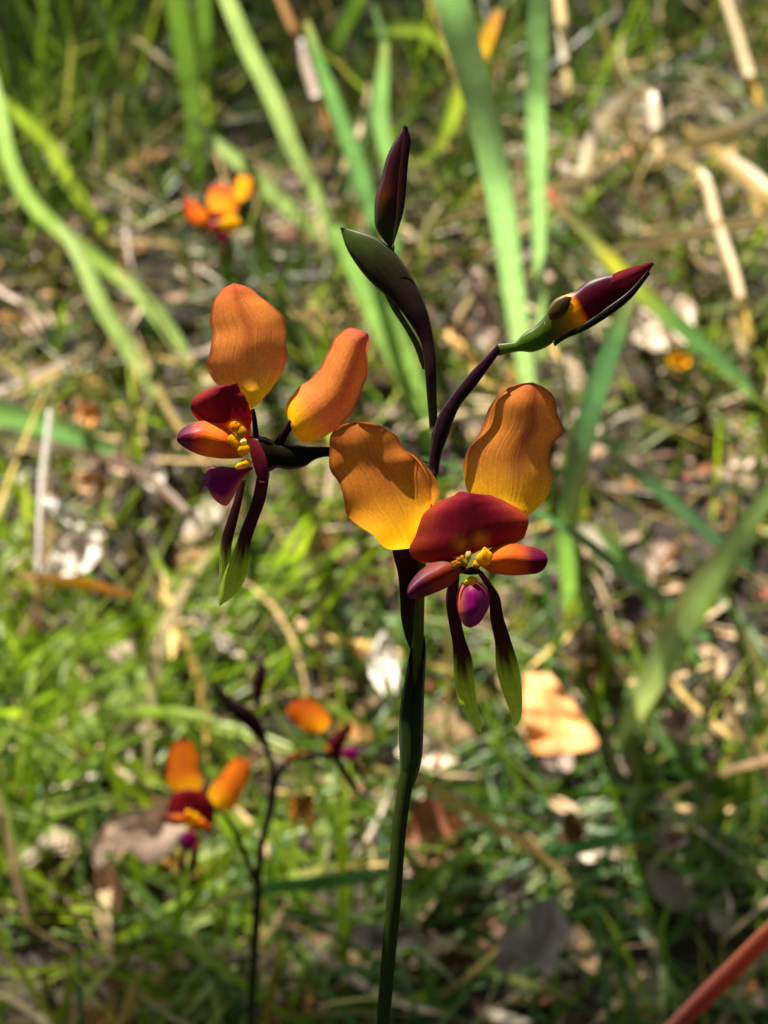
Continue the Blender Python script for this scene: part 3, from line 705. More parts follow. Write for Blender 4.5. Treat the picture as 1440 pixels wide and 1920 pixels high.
blade([(250, 860, 12), (210, 842, 28), (130, 815, 42), (60, 790, 50), (0, 775, 58), (-60, 765, 56)], .95, ((0, (96, 140, 84)), (1, (136, 184, 76))), 'flat bright green blade reaching in from the edge', G1)
blade([(60, 1450, 24), (90, 1420, 42), (160, 1370, 46), (230, 1310, 46), (285, 1255, 40), (310, 1225, 14)], .95, ((0, (160, 186, 90)), (1, (180, 196, 120))), 'wide pale green blade in the sunlit low tangle', G1)
blade([(1072, 1190, 16), (1066, 1110, 34), (1064, 980, 46), (1080, 880, 50), (1110, 760, 50), (1150, 640, 42), (1178, 565, 28), (1190, 530, 8)], .56, ((0, (120, 160, 60)), (.35, (110, 156, 66)), (.5, (76, 120, 70)), (1, (70, 112, 60))), 'thick dark green blade standing under the slanting bud', G1, twist=.15)
blade([(1480, 810, 26), (1440, 765, 30), (1360, 685, 34), (1280, 615, 38), (1210, 555, 40), (1150, 492, 34), (1110, 450, 26), (1060, 398, 20), (1018, 345, 18)], .95, ((0, (76, 116, 70)), (.45, (84, 130, 60)), (.62, (150, 160, 50)), (.70, (170, 166, 50)), (.78, (110, 120, 60)), (.9, (104, 104, 64)), (.94, (150, 70, 74)), (1, (200, 80, 70))), 'green blade with a red tip crossing behind the slanting bud', G1)
blade([(1150, 1410, 16), (1172, 1368, 34), (1212, 1295, 56), (1258, 1200, 70), (1310, 1110, 62), (1370, 1030, 50), (1440, 930, 38), (1490, 860, 24)], .72, ((0, (190, 200, 116)), (.3, (146, 172, 92)), (1, (124, 160, 88))), 'wide green blade leaning away beside the orange dead leaf', G1)
blade([(1330, 1200, 24), (1240, 1125, 30), (1160, 1065, 26), (1080, 1002, 20), (1005, 958, 14), (862, 877, 9), (790, 858, 7)], .5, BG, 'thin dark green stalk passing behind the front flower', G1)
blade([(1330, 1260, 24), (1270, 1190, 32), (1200, 1090, 34), (1140, 1010, 26), (1110, 975, 10)], .95, ((0, (110, 150, 80)), (1, (110, 146, 70))), 'mid green blade below the thin dark stalk', G1)
blade([(1420, 1080, 14), (1385, 1048, 20), (1330, 1000, 26), (1250, 930, 30), (1175, 872, 24), (1150, 850, 8)], .8, ((0, (50, 84, 50)), (1, (64, 100, 60))), 'dark blue green blade arching over the thin stalk', G1)
blade([(1300, 1610, 16), (1240, 1570, 30), (1150, 1575, 34), (1060, 1595, 30), (980, 1605, 20)], .95, ((0, (80, 120, 70)), (1, (96, 150, 90))), 'blue green blade lying flat in the low grass', G1, base_z=.03)
blade([(1500, 1560, 24), (1430, 1525, 40), (1370, 1490, 40), (1300, 1450, 28), (1260, 1420, 8)], .85, MG, 'dark green blade low down reaching in from the border', G1, base_z=.02)
blade([(760, 1630, 18), (700, 1640, 26), (600, 1655, 30), (500, 1665, 26), (430, 1690, 10)], .9, BG, 'dull blue green blade behind the forked orchid stem', G1, base_z=.02)
blade([(488, 1950, 16), (502, 1890, 20), (515, 1830, 18), (526, 1770, 10)], .78, ((0, (150, 130, 24)), (1, (160, 150, 40))), 'narrow yellow blade beside the forked orchid stem', G1)
blade([(1240, 320, 14), (1210, 172, 28), (1150, 208, 31), (1110, 268, 32), (1094, 330, 26)], 1.3, ST, 'curved beige dry blade arching over the leaf litter', G2, base_d=1.55)
blade([(800, 425, 12), (850, 405, 20), (920, 385, 24), (1020, 366, 24), (1090, 340, 24), (1180, 290, 14)], 1.5, ST, 'straight dry blade lying behind the broad green blades', G2, base_d=1.56)
blade([(1210, 315, 14), (1290, 275, 32), (1370, 248, 36), (1440, 214, 36), (1500, 190, 30)], 1.3, ST, 'pale dry blade rising towards the border', G2, base_d=1.6)
blade([(1280, 235, 10), (1340, 282, 26), (1400, 330, 42), (1440, 366, 46), (1500, 410, 36)], 1.1, YS, 'yellow straw blade crossing the pale dry blade', G2, base_d=1.6)
blade([(1080, 490, 10), (1190, 462, 22), (1330, 430, 24), (1440, 408, 24), (1500, 395, 20)], 1.4, ST, 'level dry blade below the yellow straw blade', G2, base_d=1.45)
blade([(1405, 640, 12), (1380, 520, 18), (1345, 420, 21), (1318, 330, 19), (1270, 300, 12)], 1.3, YS, 'thin brown straw hanging below the dry blades', G2)
blade([(1432, 230, 16), (1402, 130, 20), (1372, 30, 16), (1350, -30, 14)], 1.5, YS, 'fine ochre straw in the far corner grass', G2)
blade([(1066, 190, 12), (1058, 100, 19), (1048, 0, 20), (1040, -50, 18)], 1.2, ST, 'dry tan stalk close to the straight green blade', G2)
blade([(628, 275, 12), (592, 180, 20), (560, 80, 19), (522, -10, 14), (505, -50, 10)], 1.3, BR, 'brown dead stalk between the green blades', G2)
blade([(700, 1440, 14), (800, 1470, 18), (900, 1530, 20), (1010, 1600, 16), (1060, 1640, 10)], .95, ((0, (170, 150, 70)), (1, (180, 150, 90))), 'yellowish straw running past the front stem', G2, base_d=.96)
blade([(30, 1080, 16), (100, 1088, 22), (150, 1092, 24), (200, 1105, 22), (250, 1118, 14)], .98, ((0, (206, 160, 100)), (.5, (226, 156, 44)), (1, (196, 126, 60))), 'small orange yellow dry blade beside the white leaf', G2, base_d=1.06)
blade([(30, 830, 12), (120, 842, 18), (200, 860, 20), (290, 905, 20), (350, 960, 14)], 1.14, ((0, (170, 146, 124)), (1, (160, 130, 110))), 'grey brown twig like blade under the flat green blade', G2, base_d=1.2)
blade([(70, 1180, 8), (72, 1050, 10), (80, 900, 14), (92, 800, 14), (98, 720, 8)], .95, ((0, (150, 100, 60)), (1, (150, 146, 120))), 'thin upright brown straw near the white leaf', G2)

# extra light yellow blades top centre
blade([(760, 330, 10), (830, 260, 24), (870, 160, 34), (905, 90, 36), (935, 20, 20)], 1.0, ((0, (120, 140, 50)), (.5, (140, 160, 40)), (.8, (206, 150, 30)), (1, (180, 110, 40))), 'yellowing blade half hidden by the broad slanting blade', G1)
blade([(860, 120, 14), (800, 62, 30), (740, 52, 30), (690, 60, 8)], 1.25, YG, 'light green blade above the upright bud', G1, base_d=1.55)
blade([(600, 170, 12), (640, 60, 32), (680, -20, 36), (700, -60, 30)], 1.2, MG, 'green blade leaning out over the brown dead stalk', G1)
blade([(620, 480, 12), (690, 230, 10), (720, 90, 12), (700, 10, 12)], 1.2, ((0, (80, 110, 60)), (1, (90, 120, 70))), 'fine grey green stalk near the upright bud', G1)

for k, p in enumerate([[(115, 1335, 12), (150, 1300, 34), (205, 1262, 30), (250, 1235, 10)], [(50, 1330, 14), (95, 1300, 40), (170, 1285, 36), (215, 1288, 12)],
                       [(110, 1475, 14), (170, 1425, 40), (240, 1388, 36), (310, 1368, 10)], [(190, 1345, 12), (260, 1335, 30), (340, 1338, 30), (410, 1350, 10)],
                       [(70, 1700, 14), (40, 1640, 32), (18, 1560, 36), (5, 1480, 34), (0, 1420, 14)], [(10, 1300, 20), (50, 1240, 36), (110, 1190, 30), (150, 1160, 8)],
                       [(300, 1300, 12), (250, 1270, 26), (180, 1230, 30), (120, 1215, 10)], [(370, 1160, 10), (340, 1105, 26), (300, 1060, 22), (280, 1020, 6)],
                       [(40, 1580, 12), (110, 1530, 30), (190, 1500, 28), (260, 1490, 8)], [(20, 1420, 16), (70, 1370, 34), (110, 1310, 30), (130, 1260, 8)]]):
    p = [(a, b, w * (.45 + .25 * (k % 3 == 0))) for a, b, w in p]
    blade(p, ground_depth(p[-1][0], p[-1][1], .07), ((0, (136, 166, 36)), (.5, (152, 184, 40) if k % 2 else (160, 190, 84)), (1, (168, 186, 80))), 'short bright yellow green blade in the sunny patch beside the small orchid' if k % 2 else 'short fresh pale green blade in the sunny patch beside the small orchid', 'bright blades of the sunny patch', base_z=.02, twist=.3 * math.sin(5 * k))
for k, p in enumerate([[(1330, 1470, 10), (1200, 1480, 30), (1080, 1490, 34), (980, 1478, 12)], [(820, 1580, 10), (880, 1560, 24), (960, 1555, 26), (1030, 1560, 8)],
                       [(1040, 1560, 10), (960, 1530, 22), (880, 1515, 22), (820, 1490, 8)], [(1440, 1640, 14), (1380, 1650, 30), (1300, 1640, 30), (1230, 1600, 8)],
                       [(740, 1690, 10), (830, 1620, 26), (920, 1600, 26), (990, 1610, 8)], [(1060, 1720, 8), (1030, 1660, 26), (1035, 1620, 24), (1050, 1570, 8)],
                       [(1300, 1850, 10), (1250, 1800, 30), (1240, 1740, 26), (1260, 1690, 8)], [(560, 1850, 10), (640, 1820, 30), (720, 1822, 28), (790, 1840, 8)]]):
    p = [(a, b, w * .55) for a, b, w in p]
    blade(p, ground_depth(p[-1][0], p[-1][1], .06), ((0, (90, 128, 60)), (1, (100, 146, 76))) if k % 2 else ((0, (104, 136, 40)), (1, (124, 156, 50))), 'short bluish green blade lying low around the front stem' if k % 2 else 'short grass green blade lying low around the front stem', 'low blades around the front stem', base_z=.02, twist=.3 * math.sin(3 * k))

# the red stalk at the lower edge
RS = tube('red_stalk', [(1190, 2005, 30, .60), (1270, 1922, 33, .59), (1325, 1866, 35, .58), (1385, 1806, 35, .57), (1440, 1750, 33, .56), (1500, 1690, 30, .55)],
          along((0, (110, 90, 80)), (.2, (124, 84, 74)), (.45, (150, 84, 74)), (.7, (160, 94, 72)), (1, (172, 110, 66))), M_SEPAL, None)
tag(RS, 'red pink bare stalk leaning low in the grass', 'stalk')

# ------------------------------------------------------------------ dead leaves that can be told apart
LEAF_SPOTS = []
def dead_leaf(Lp, Rp, lift, cols, label, group='dead leaves on the ground', tilt=0.0, curl=.006, name='fallen_leaf', tear=1.0):
    """margins in the picture, laid on the ground: lift = height of the two ends above the soil"""
    nt, nu = 16, 7
    nt, nu = 30, 11
    A = spline(Lp, nt); B = spline(Rp, nt)
    r_ = np.random.default_rng(int(abs(Lp[0][0] * 31 + Lp[0][1] * 17)))
    w_ = np.linalg.norm(A - B, axis=1)[:, None]
    A = A + (B - A) * np.clip(r_.normal(.04, .06, (nt, 1)), -.05, .2); B = B + (A - B) * np.clip(r_.normal(.04, .06, (nt, 1)), -.05, .2)
    if tear < 1:
        A = spline(Lp, nt); B = spline(Rp, nt)
    elif r_.random() < .6:
        k_ = r_.integers(6, nt - 8); B[k_:k_ + 4] += (A - B)[k_:k_ + 4] * np.array([.25, .5, .42, .15])[:, None]
    q_ = r_.uniform(0, 6, 3)
    V, UV = [], []
    for i in range(nt):
        t = i / (nt - 1)
        for j in range(nu):
            u = j / (nu - 1) * 2 - 1
            p = A[i] * (1 - u) / 2 + B[i] * (1 + u) / 2
            z = .03 + lift[0] * (1 - t) + lift[1] * t + curl * (u * u - .3) + tilt * u + .003 * math.sin(7 * t + 2 * u) + tear * .0035 * math.sin(11 * t + 5 * u + q_[0]) * math.sin(6 * u + q_[1]) + .0015 * abs(u) * math.sin(25 * t + q_[2])
            V.append(at(p[0], p[1], ground_depth(p[0], p[1], z))); UV.append((u * .5 + .5, t))
    V = np.array(V); org = V.mean(0); org[2] = V[:, 2].min()
    LEAF_SPOTS.append((org[0], org[1], float(np.ptp(V[:, 0]) / 2 + .012)))
    tt = np.repeat(np.linspace(0, 1, nt), nu)
    cc = stops(tt, cols) * r_.uniform(.86, 1.08, (len(tt), 1))
    uu = np.abs(np.tile(np.linspace(-1, 1, nu), nt))
    cc = mixc(cc, lin((120, 84, 56)), .3 * (uu < .1) + .25 * sm(.8, 1, uu) * r_.random(len(tt)))
    cc = mixc(cc, lin((130, 96, 70)), .35 * (r_.random(len(tt)) < .05))
    o = make(name, V - org, grid_faces(nt, nu), cc, UV, M_DRY)
    o.location = org
    return tag(o, label, 'leaf', group)

OR = ((0, (236, 168, 104)), (.5, (236, 176, 108)), (1, (234, 156, 86)))
WH = ((0, (236, 226, 212)), (1, (230, 216, 202)))
PK = ((0, (210, 176, 152)), (1, (214, 186, 164)))
dead_leaf([(985, 1262), (980, 1320), (985, 1380), (1000, 1412)], [(1030, 1262), (1062, 1300), (1096, 1350), (1122, 1396), (1050, 1416)], (.045, .04), OR, 'bright orange dead leaf below the hanging green sepal tips', curl=.002, tear=.15)
dead_leaf([(75, 1085), (90, 1045), (120, 1010), (150, 992)], [(120, 1090), (165, 1068), (190, 1030), (185, 1000)], (.05, .06), WH, 'large bleached white leaf in the sunny grass', tear=.5)
dead_leaf([(86, 925), (120, 945), (168, 975)], [(82, 945), (105, 968), (148, 996)], (.06, .06), ((0, (235, 232, 226)), (1, (226, 226, 200))), 'white sunlit strip of dry leaf above the bleached leaf')
dead_leaf([(190, 975), (215, 995), (238, 1020)], [(180, 985), (205, 1012), (232, 1030)], (.03, .02), WH, 'short pale strip beside the white sunlit strip')
dead_leaf([(365, 1140), (385, 1150), (402, 1180)], [(358, 1155), (378, 1172), (395, 1185)], (.04, .03), WH, 'small white fleck under the hanging sepals of the side turned flower')
dead_leaf([(400, 1180), (430, 1195), (452, 1222)], [(396, 1195), (415, 1215), (440, 1232)], (.03, .03), WH, 'white dry fragment lower than the small white fleck')
dead_leaf([(205, 860), (212, 845), (230, 842), (240, 870)], [(205, 880), (220, 890), (236, 886), (242, 876)], (.02, .03), PK, 'pale upright leaf piece under the flat green blade')
dead_leaf([(255, 880), (268, 858), (290, 855), (308, 880)], [(260, 900), (275, 915), (300, 918), (310, 895)], (.02, .04), WH, 'round whitish leaf piece near the side turned flower')
dead_leaf([(120, 890), (160, 880), (200, 895), (215, 915)], [(125, 905), (160, 925), (195, 932), (212, 922)], (.01, .02), ((0, (206, 166, 120)), (1, (210, 176, 136))), 'tan oval leaf under the grey twig like blade')
dead_leaf([(140, 770), (155, 755), (175, 755), (190, 772)], [(142, 785), (160, 800), (178, 800), (188, 785)], (.02, .03), OR, 'small round tan orange leaf above the flat green blade')
dead_leaf([(170, 1585), (215, 1530), (270, 1518), (320, 1505), (345, 1540)], [(185, 1600), (240, 1595), (280, 1620), (320, 1600), (348, 1560)], (.01, .02), PK, 'large pinkish leaf behind the lip of the small orchid', tear=.3)
dead_leaf([(925, 1815), (945, 1750), (985, 1735), (1000, 1690), (1030, 1685)], [(955, 1835), (985, 1800), (1030, 1830), (1050, 1780), (1068, 1740), (1040, 1688)], (.01, .04), ((0, (176, 162, 146)), (1, (196, 184, 166))), 'big grey crumpled leaf in the shaded low grass', curl=.008, tear=.6)
dead_leaf([(930, 1660), (950, 1640), (985, 1645)], [(935, 1680), (965, 1690), (992, 1665)], (.02, .02), ((0, (180, 164, 148)), (1, (190, 176, 160))), 'small grey leaf above the crumpled leaf')
dead_leaf([(1070, 1240), (1072, 1200), (1085, 1165)], [(1100, 1245), (1110, 1205), (1112, 1172)], (.01, .05), PK, 'upright pinkish leaf strip behind the orange dead leaf')
dead_leaf([(1175, 600), (1190, 560), (1215, 520), (1250, 530)], [(1190, 640), (1240, 660), (1290, 640), (1310, 580)], (.01, .03), ((0, (216, 200, 176)), (1, (206, 186, 164))), 'broad cream leaf behind the slanting bud')
dead_leaf([(880, 520), (890, 500), (900, 505), (930, 580)], [(880, 540), (890, 590), (915, 640), (930, 630)], (.05, .01), ((0, (206, 176, 160)), (1, (190, 160, 146))), 'long pinkish leaf behind the broad slanting blade')
dead_leaf([(840, 610), (870, 640), (900, 680), (930, 720)], [(835, 630), (860, 665), (890, 705), (915, 730)], (.02, .02), ((0, (220, 180, 120)), (1, (216, 190, 110))), 'yellow tan leaf between the two upper bracts')
dead_leaf([(740, 1380), (780, 1360), (830, 1390), (860, 1420)], [(745, 1420), (790, 1440), (830, 1440), (858, 1430)], (.01, .02), ((0, (226, 214, 186)), (1, (214, 200, 170))), 'cream leaf lying behind the sheathed stem')
dead_leaf([(690, 1230), (700, 1200), (720, 1180), (745, 1220)], [(695, 1270), (715, 1300), (740, 1300), (750, 1250)], (.02, .05), WH, 'pale leaf standing upright behind the front stem')
dead_leaf([(1240, 1340), (1270, 1320), (1300, 1330)], [(1240, 1370), (1275, 1390), (1305, 1360)], (.02, .02), PK, 'pinkish leaf beyond the wide leaning blade')
dead_leaf([(1225, 1560), (1250, 1550), (1290, 1560)], [(1225, 1580), (1255, 1595), (1290, 1580)], (.04, .04), PK, 'small pale leaf resting on the low blue green blade')
dead_leaf([(660, 1740), (720, 1730), (780, 1735)], [(660, 1770), (720, 1785), (780, 1775)], (.01, .02), ((0, (190, 172, 160)), (1, (196, 180, 164))), 'flat beige leaf crossing behind the lower stem')
dead_leaf([(1250, 665), (1270, 660), (1295, 668)], [(1252, 682), (1272, 692), (1296, 684)], (.05, .05), ((0, (236, 180, 20)), (1, (230, 170, 20))), 'tiny bright yellow leaf in the sunlit litter')
dead_leaf([(540, 1500), (560, 1485), (590, 1490)], [(545, 1540), (570, 1560), (590, 1545)], (.02, .05), ((0, (220, 150, 50)), (1, (210, 150, 60))), 'small yellow orange leaf beneath the cupped petal')

# ------------------------------------------------------------------ undergrowth: many blades and leaves
def clear_of_leaves(arrs, keep):
    # grass and straw do not grow over the leaves that lie on top
    V = arrs[0]
    bad = np.zeros(len(V), bool)
    for (x, y, r) in LEAF_SPOTS:
        q = np.minimum(r, .03) * .7
        hit = (np.abs(V[:, :, 0] - x) < q) & (V[:, :, 1] > y - .035) & (V[:, :, 1] < y + .01) & (V[:, :, 2] > .02)
        bad |= hit.any(1)
    return tuple(a[~bad] if k != 3 else a for k, a in enumerate(arrs))

def frustum_ok(x, y, m=0.0):
    v = np.array([x, y, 0.0]) - EYE
    d = v @ FWD
    px = (v @ RIGHT) / (d * S) + 720; py = 960 - (v @ UP) / (d * S)
    return (-200 - m < px < 1640 + m) and (-250 - m < py < 2150 + m)

def grass_arrays(n, xr, yr, lr, wr, pal, seed, leanr=(.2, 1.1), ns=6, clump=None):
    r = np.random.default_rng(seed)
    if clump:
        cx = r.uniform(*xr, clump); cy = r.uniform(*yr, clump)
        k = r.integers(0, clump, n)
        x = cx[k] + r.normal(0, .035, n); y = cy[k] + r.normal(0, .035, n)
    else:
        x = r.uniform(*xr, n); y = r.uniform(*yr, n)
    L = r.uniform(*lr, n) * np.where(r.random(n) < .15, 1.4, 1); W = r.uniform(*wr, n)
    L = L * np.clip(.5 + (y - .45) * .6, .5, 1)
    az = r.uniform(0, 2 * np.pi, n); lean = r.uniform(*leanr, n); bendv = r.uniform(.05, .75, n)
    t = np.linspace(0, 1, ns)
    ang = lean[:, None] + bendv[:, None] * t[None, :] ** 1.3
    ang = np.minimum(ang, 1.75)
    ds = L[:, None] / (ns - 1)
    hx = np.concatenate([np.zeros((n, 1)), np.cumsum(np.sin(ang[:, :-1]) * ds, 1)], 1)
    hz = np.concatenate([np.zeros((n, 1)), np.cumsum(np.cos(ang[:, :-1]) * ds, 1)], 1)
    X = x[:, None] + hx * np.cos(az)[:, None]; Y = y[:, None] + hx * np.sin(az)[:, None]
    Z = np.maximum(hz + height(x, y)[:, None] - .004, height(X, Y) + .002 + .02 * r.random((n, 1)) * t[None, :])
    prof = np.minimum(1, .5 + 1.6 * t) * (1 - t ** 2.5) + .03
    tw = r.uniform(-1, 1, n)[:, None] + r.uniform(-1, 1, n)[:, None] * t[None, :]
    sx = -np.sin(az)[:, None] * np.cos(tw); sy = np.cos(az)[:, None] * np.cos(tw); sz = np.sin(tw)
    w = W[:, None] * prof[None, :] / 2
    A = np.stack([X - sx * w, Y - sy * w, Z - sz * w], -1); B = np.stack([X + sx * w, Y + sy * w, Z + sz * w], -1)
    Cc = np.stack([X, Y, Z], -1)
    Cc[:, :, 2] -= w * .35
    V = np.stack([A, Cc, B], 2).reshape(n, ns * 3, 3)
    pc = np.array([lin(p[0]) for p in pal]); pw = np.array([p[1] for p in pal], float); pw /= pw.sum()
    k = r.choice(len(pal), n, p=pw)
    c = pc[k] * r.uniform(.75, 1.2, (n, 1))
    tipc = lin((176, 160, 80))
    tf = (r.random(n) < .3)[:, None, None] * (t[None, :, None] ** 3) * .7
    col = c[:, None, :] * (1 - tf) + tipc * tf
    col = np.repeat(col, 3, axis=1)
    uv = np.stack([np.tile(np.tile([0, .5, 1], ns), (n, 1)), np.tile(np.repeat(t, 3), (n, 1))], -1)
    f1 = grid_faces(ns, 3)
    return V, col, uv, f1, np.stack([x, y], -1), L * W

def merge(name, arrs, idx, material, ns):
    V, col, uv, f1 = arrs[:4]
    Vs = V[idx].reshape(-1, 3); cs = col[idx].reshape(-1, 3); us = uv[idx].reshape(-1, 2)
    f = np.array(f1); m = V.shape[1]
    F = (f[None] + (np.arange(len(idx)) * m)[:, None, None]).reshape(-1, 4)
    return make(name, Vs, F.tolist(), cs, us, material)

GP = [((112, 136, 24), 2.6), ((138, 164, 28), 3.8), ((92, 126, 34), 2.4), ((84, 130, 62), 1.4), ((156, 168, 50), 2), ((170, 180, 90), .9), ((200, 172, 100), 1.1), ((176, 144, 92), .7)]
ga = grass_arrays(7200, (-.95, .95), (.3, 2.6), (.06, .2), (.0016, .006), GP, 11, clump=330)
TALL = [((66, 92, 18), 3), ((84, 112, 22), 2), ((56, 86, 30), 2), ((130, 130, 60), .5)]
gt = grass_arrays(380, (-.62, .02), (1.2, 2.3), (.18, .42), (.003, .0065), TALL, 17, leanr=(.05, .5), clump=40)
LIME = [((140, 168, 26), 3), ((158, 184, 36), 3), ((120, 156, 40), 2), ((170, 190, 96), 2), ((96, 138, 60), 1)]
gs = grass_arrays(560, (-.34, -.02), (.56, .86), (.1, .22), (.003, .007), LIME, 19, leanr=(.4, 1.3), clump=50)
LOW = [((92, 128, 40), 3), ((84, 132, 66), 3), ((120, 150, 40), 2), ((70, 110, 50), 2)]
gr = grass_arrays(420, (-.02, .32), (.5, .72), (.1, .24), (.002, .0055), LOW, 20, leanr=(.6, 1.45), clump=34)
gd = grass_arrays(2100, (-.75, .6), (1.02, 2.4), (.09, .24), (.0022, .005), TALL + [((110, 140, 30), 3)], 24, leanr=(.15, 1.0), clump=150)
gu = grass_arrays(90, (.1, .6), (1.5, 2.3), (.15, .35), (.003, .006), [((190, 160, 90), 2), ((206, 186, 130), 1), ((120, 130, 50), 1.5)], 18, leanr=(.2, .9), clump=16)
gb = grass_arrays(2600, (-.9, .9), (.35, 2.5), (.05, .18), (.0015, .0045), GP, 12, leanr=(.9, 1.5))
gc = grass_arrays(9000, (-2.6, 2.6), (-.4, 5.0), (.06, .2), (.003, .007), GP, 13, clump=600)

STRAW = [((206, 184, 140), 3), ((186, 156, 108), 2), ((150, 120, 86), 1.6), ((196, 176, 160), 1.4), ((212, 176, 100), 1)]

def litter_arrays(n, xr, yr, seed, lr=(.015, .06), zr=.02, wr=(.16, .45), pal=None):
    r = np.random.default_rng(seed)
    nt, nu = 6, 3
    x = r.uniform(*xr, n); y = r.uniform(*yr, n)
    L = r.uniform(*lr, n); W = L * r.uniform(*wr, n)
    L = L * np.clip(.6 + (y - .5) * .5, .6, 1)
    az = r.uniform(0, 2 * np.pi, n); pitch = r.normal(0, .28, n); roll = r.normal(0, .35, n); curl = r.uniform(-.25, .5, n)
    t = np.linspace(0, 1, nt); u = np.array([-1, 0, 1.])
    prof = np.sin(np.pi * np.clip(t * .94 + .03, 0, 1)) ** .75
    lx = (t[None, :, None] - .5) * L[:, None, None] * np.ones((1, 1, nu))
    ly = u[None, None, :] * prof[None, :, None] * W[:, None, None] / 2
    ly = ly + (.12 * L[:, None, None]) * np.sin(np.pi * t)[None, :, None] * r.uniform(-1, 1, (n, 1, 1))
    lz = curl[:, None, None] * W[:, None, None] * (u[None, None, :] ** 2) * .6 + r.uniform(-.2, .2, (n, 1, 1)) * L[:, None, None] * (t[None, :, None] - .5) ** 2 * 2
    ca, sa = np.cos(az)[:, None, None], np.sin(az)[:, None, None]
    z1 = lz + lx * np.sin(pitch)[:, None, None] + ly * np.sin(roll)[:, None, None]
    X = x[:, None, None] + lx * ca - ly * sa; Y = y[:, None, None] + lx * sa + ly * ca
    zmin = z1.min(axis=(1, 2))
    Z = z1 - zmin[:, None, None] + (height(x, y) - .004 + r.uniform(0, zr, n) * (r.random(n) < .7))[:, None, None]
    V = np.stack([X, Y, Z], -1).reshape(n, nt * nu, 3)
    pal = pal or [((184, 152, 116), 3), ((192, 164, 146), 2.2), ((146, 110, 80), 2.6), ((108, 78, 56), 3), ((214, 198, 176), .9), ((196, 138, 84), 1.1), ((160, 138, 124), 1.4), ((160, 100, 72), 1.2)]
    pc = np.array([lin(p[0]) for p in pal]); pw = np.array([p[1] for p in pal]); pw = pw / pw.sum()
    c = pc[r.choice(len(pal), n, p=pw)] * r.uniform(.55, 1.2, (n, 1))
    col = np.repeat(c[:, None, :], nt * nu, axis=1)
    uv = np.tile(np.stack([np.tile((u + 1) / 2, nt), np.repeat(t, nu)], -1)[None], (n, 1, 1))
    return V, col, uv, grid_faces(nt, nu), np.stack([x, y], -1), L * W

la = litter_arrays(5200, (-.95, .95), (.3, 2.6), 21, lr=(.012, .055))
ls = litter_arrays(3400, (-.95, .95), (.3, 2.6), 23, lr=(.04, .15), wr=(.015, .05), zr=.05, pal=STRAW)
lb = litter_arrays(6000, (-2.6, 2.6), (-.4, 5.0), 22, lr=(.02, .07))

ga, gb, ls, gs, gr, gd = [clear_of_leaves(a, 0) for a in (ga, gb, ls, gs, gr, gd)]

def singles(arrs, cand, n, name, label, cat, group, material):
    """the largest of the crowd as objects of their own; returns the rest"""
    V, col, uv, f1, xy, size = arrs
    order = cand[np.argsort(-size[cand])][:n]
    for i in order:
        org = V[i].mean(0); org[2] = V[i][:, 2].min()
        o = make(name, V[i] - org, f1, col[i], uv[i], material)
        o.location = org
        h = col[i].mean(0)
        names = list(label)
        b = min(names, key=lambda k: float(((lin(k[0]) - h) ** 2).sum()))
        tag(o, b[1], cat, group)
    return np.setdiff1d(np.arange(len(V)), order)

def in_view(arrs):
    return np.array([i for i in range(len(arrs[0])) if frustum_ok(*arrs[4][i], m=-180)])

rest = singles(ga, in_view(ga), 150, 'grass_blade', (((104, 130, 28), 'short olive green blade in the low tangled undergrowth'), ((140, 160, 32), 'short yellow green blade in the low tangled undergrowth'), ((84, 128, 60), 'short blue green blade in the low tangled undergrowth'), ((174, 178, 84), 'short pale green blade in the low tangled undergrowth'), ((196, 166, 100), 'short straw coloured blade in the low tangled undergrowth')), 'grass blade', 'blades of the low undergrowth', M_BLADE)
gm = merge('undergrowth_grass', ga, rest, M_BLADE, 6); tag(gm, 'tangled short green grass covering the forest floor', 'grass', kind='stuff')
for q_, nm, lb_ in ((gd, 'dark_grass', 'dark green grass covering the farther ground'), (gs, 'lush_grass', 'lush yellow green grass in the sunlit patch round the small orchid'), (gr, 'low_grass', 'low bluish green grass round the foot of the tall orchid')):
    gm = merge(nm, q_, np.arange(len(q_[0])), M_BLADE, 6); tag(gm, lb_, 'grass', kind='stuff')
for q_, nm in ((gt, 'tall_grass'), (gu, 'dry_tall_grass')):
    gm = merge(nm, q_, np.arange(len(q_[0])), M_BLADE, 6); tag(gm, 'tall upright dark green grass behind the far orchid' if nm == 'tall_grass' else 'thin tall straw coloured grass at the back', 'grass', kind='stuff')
gm = merge('flattened_grass', gb, np.arange(len(gb[0])), M_BLADE, 6); tag(gm, 'flattened green and dry grass lying on the litter', 'grass', kind='stuff')
far = np.array([i for i in range(len(gc[0])) if not (abs(gc[4][i, 0]) < .95 and .3 < gc[4][i, 1] < 2.6)])
gm = merge('surrounding_grass', gc, far, M_BLADE, 6); tag(gm, 'short grass continuing around the clearing', 'grass', kind='stuff')
sm_ = merge('dry_straw', ls, np.arange(len(ls[0])), M_DRY, 6); tag(sm_, 'thin dry straw and bark strips strewn over the ground', 'straw', kind='stuff')
rest = singles(la, in_view(la), 140, 'fallen_leaf', (((184, 152, 116), 'small tan dry leaf among the litter'), ((192, 164, 146), 'small pinkish dry leaf among the litter'), ((140, 106, 78), 'small mid brown dry leaf among the litter'), ((100, 72, 52), 'small dark brown dry leaf among the litter'), ((214, 198, 176), 'small cream dry leaf among the litter'), ((196, 138, 84), 'small orange brown dry leaf among the litter'), ((160, 138, 124), 'small grey brown dry leaf among the litter')), 'leaf', 'small dry leaves of the litter', M_DRY)
lm = merge('leaf_litter', la, rest, M_DRY, 6); tag(lm, 'brown and pinkish dry leaf litter under the grass', 'leaf litter', kind='stuff')
far = np.array([i for i in range(len(lb[0])) if not (abs(lb[4][i, 0]) < .95 and .3 < lb[4][i, 1] < 2.6)])
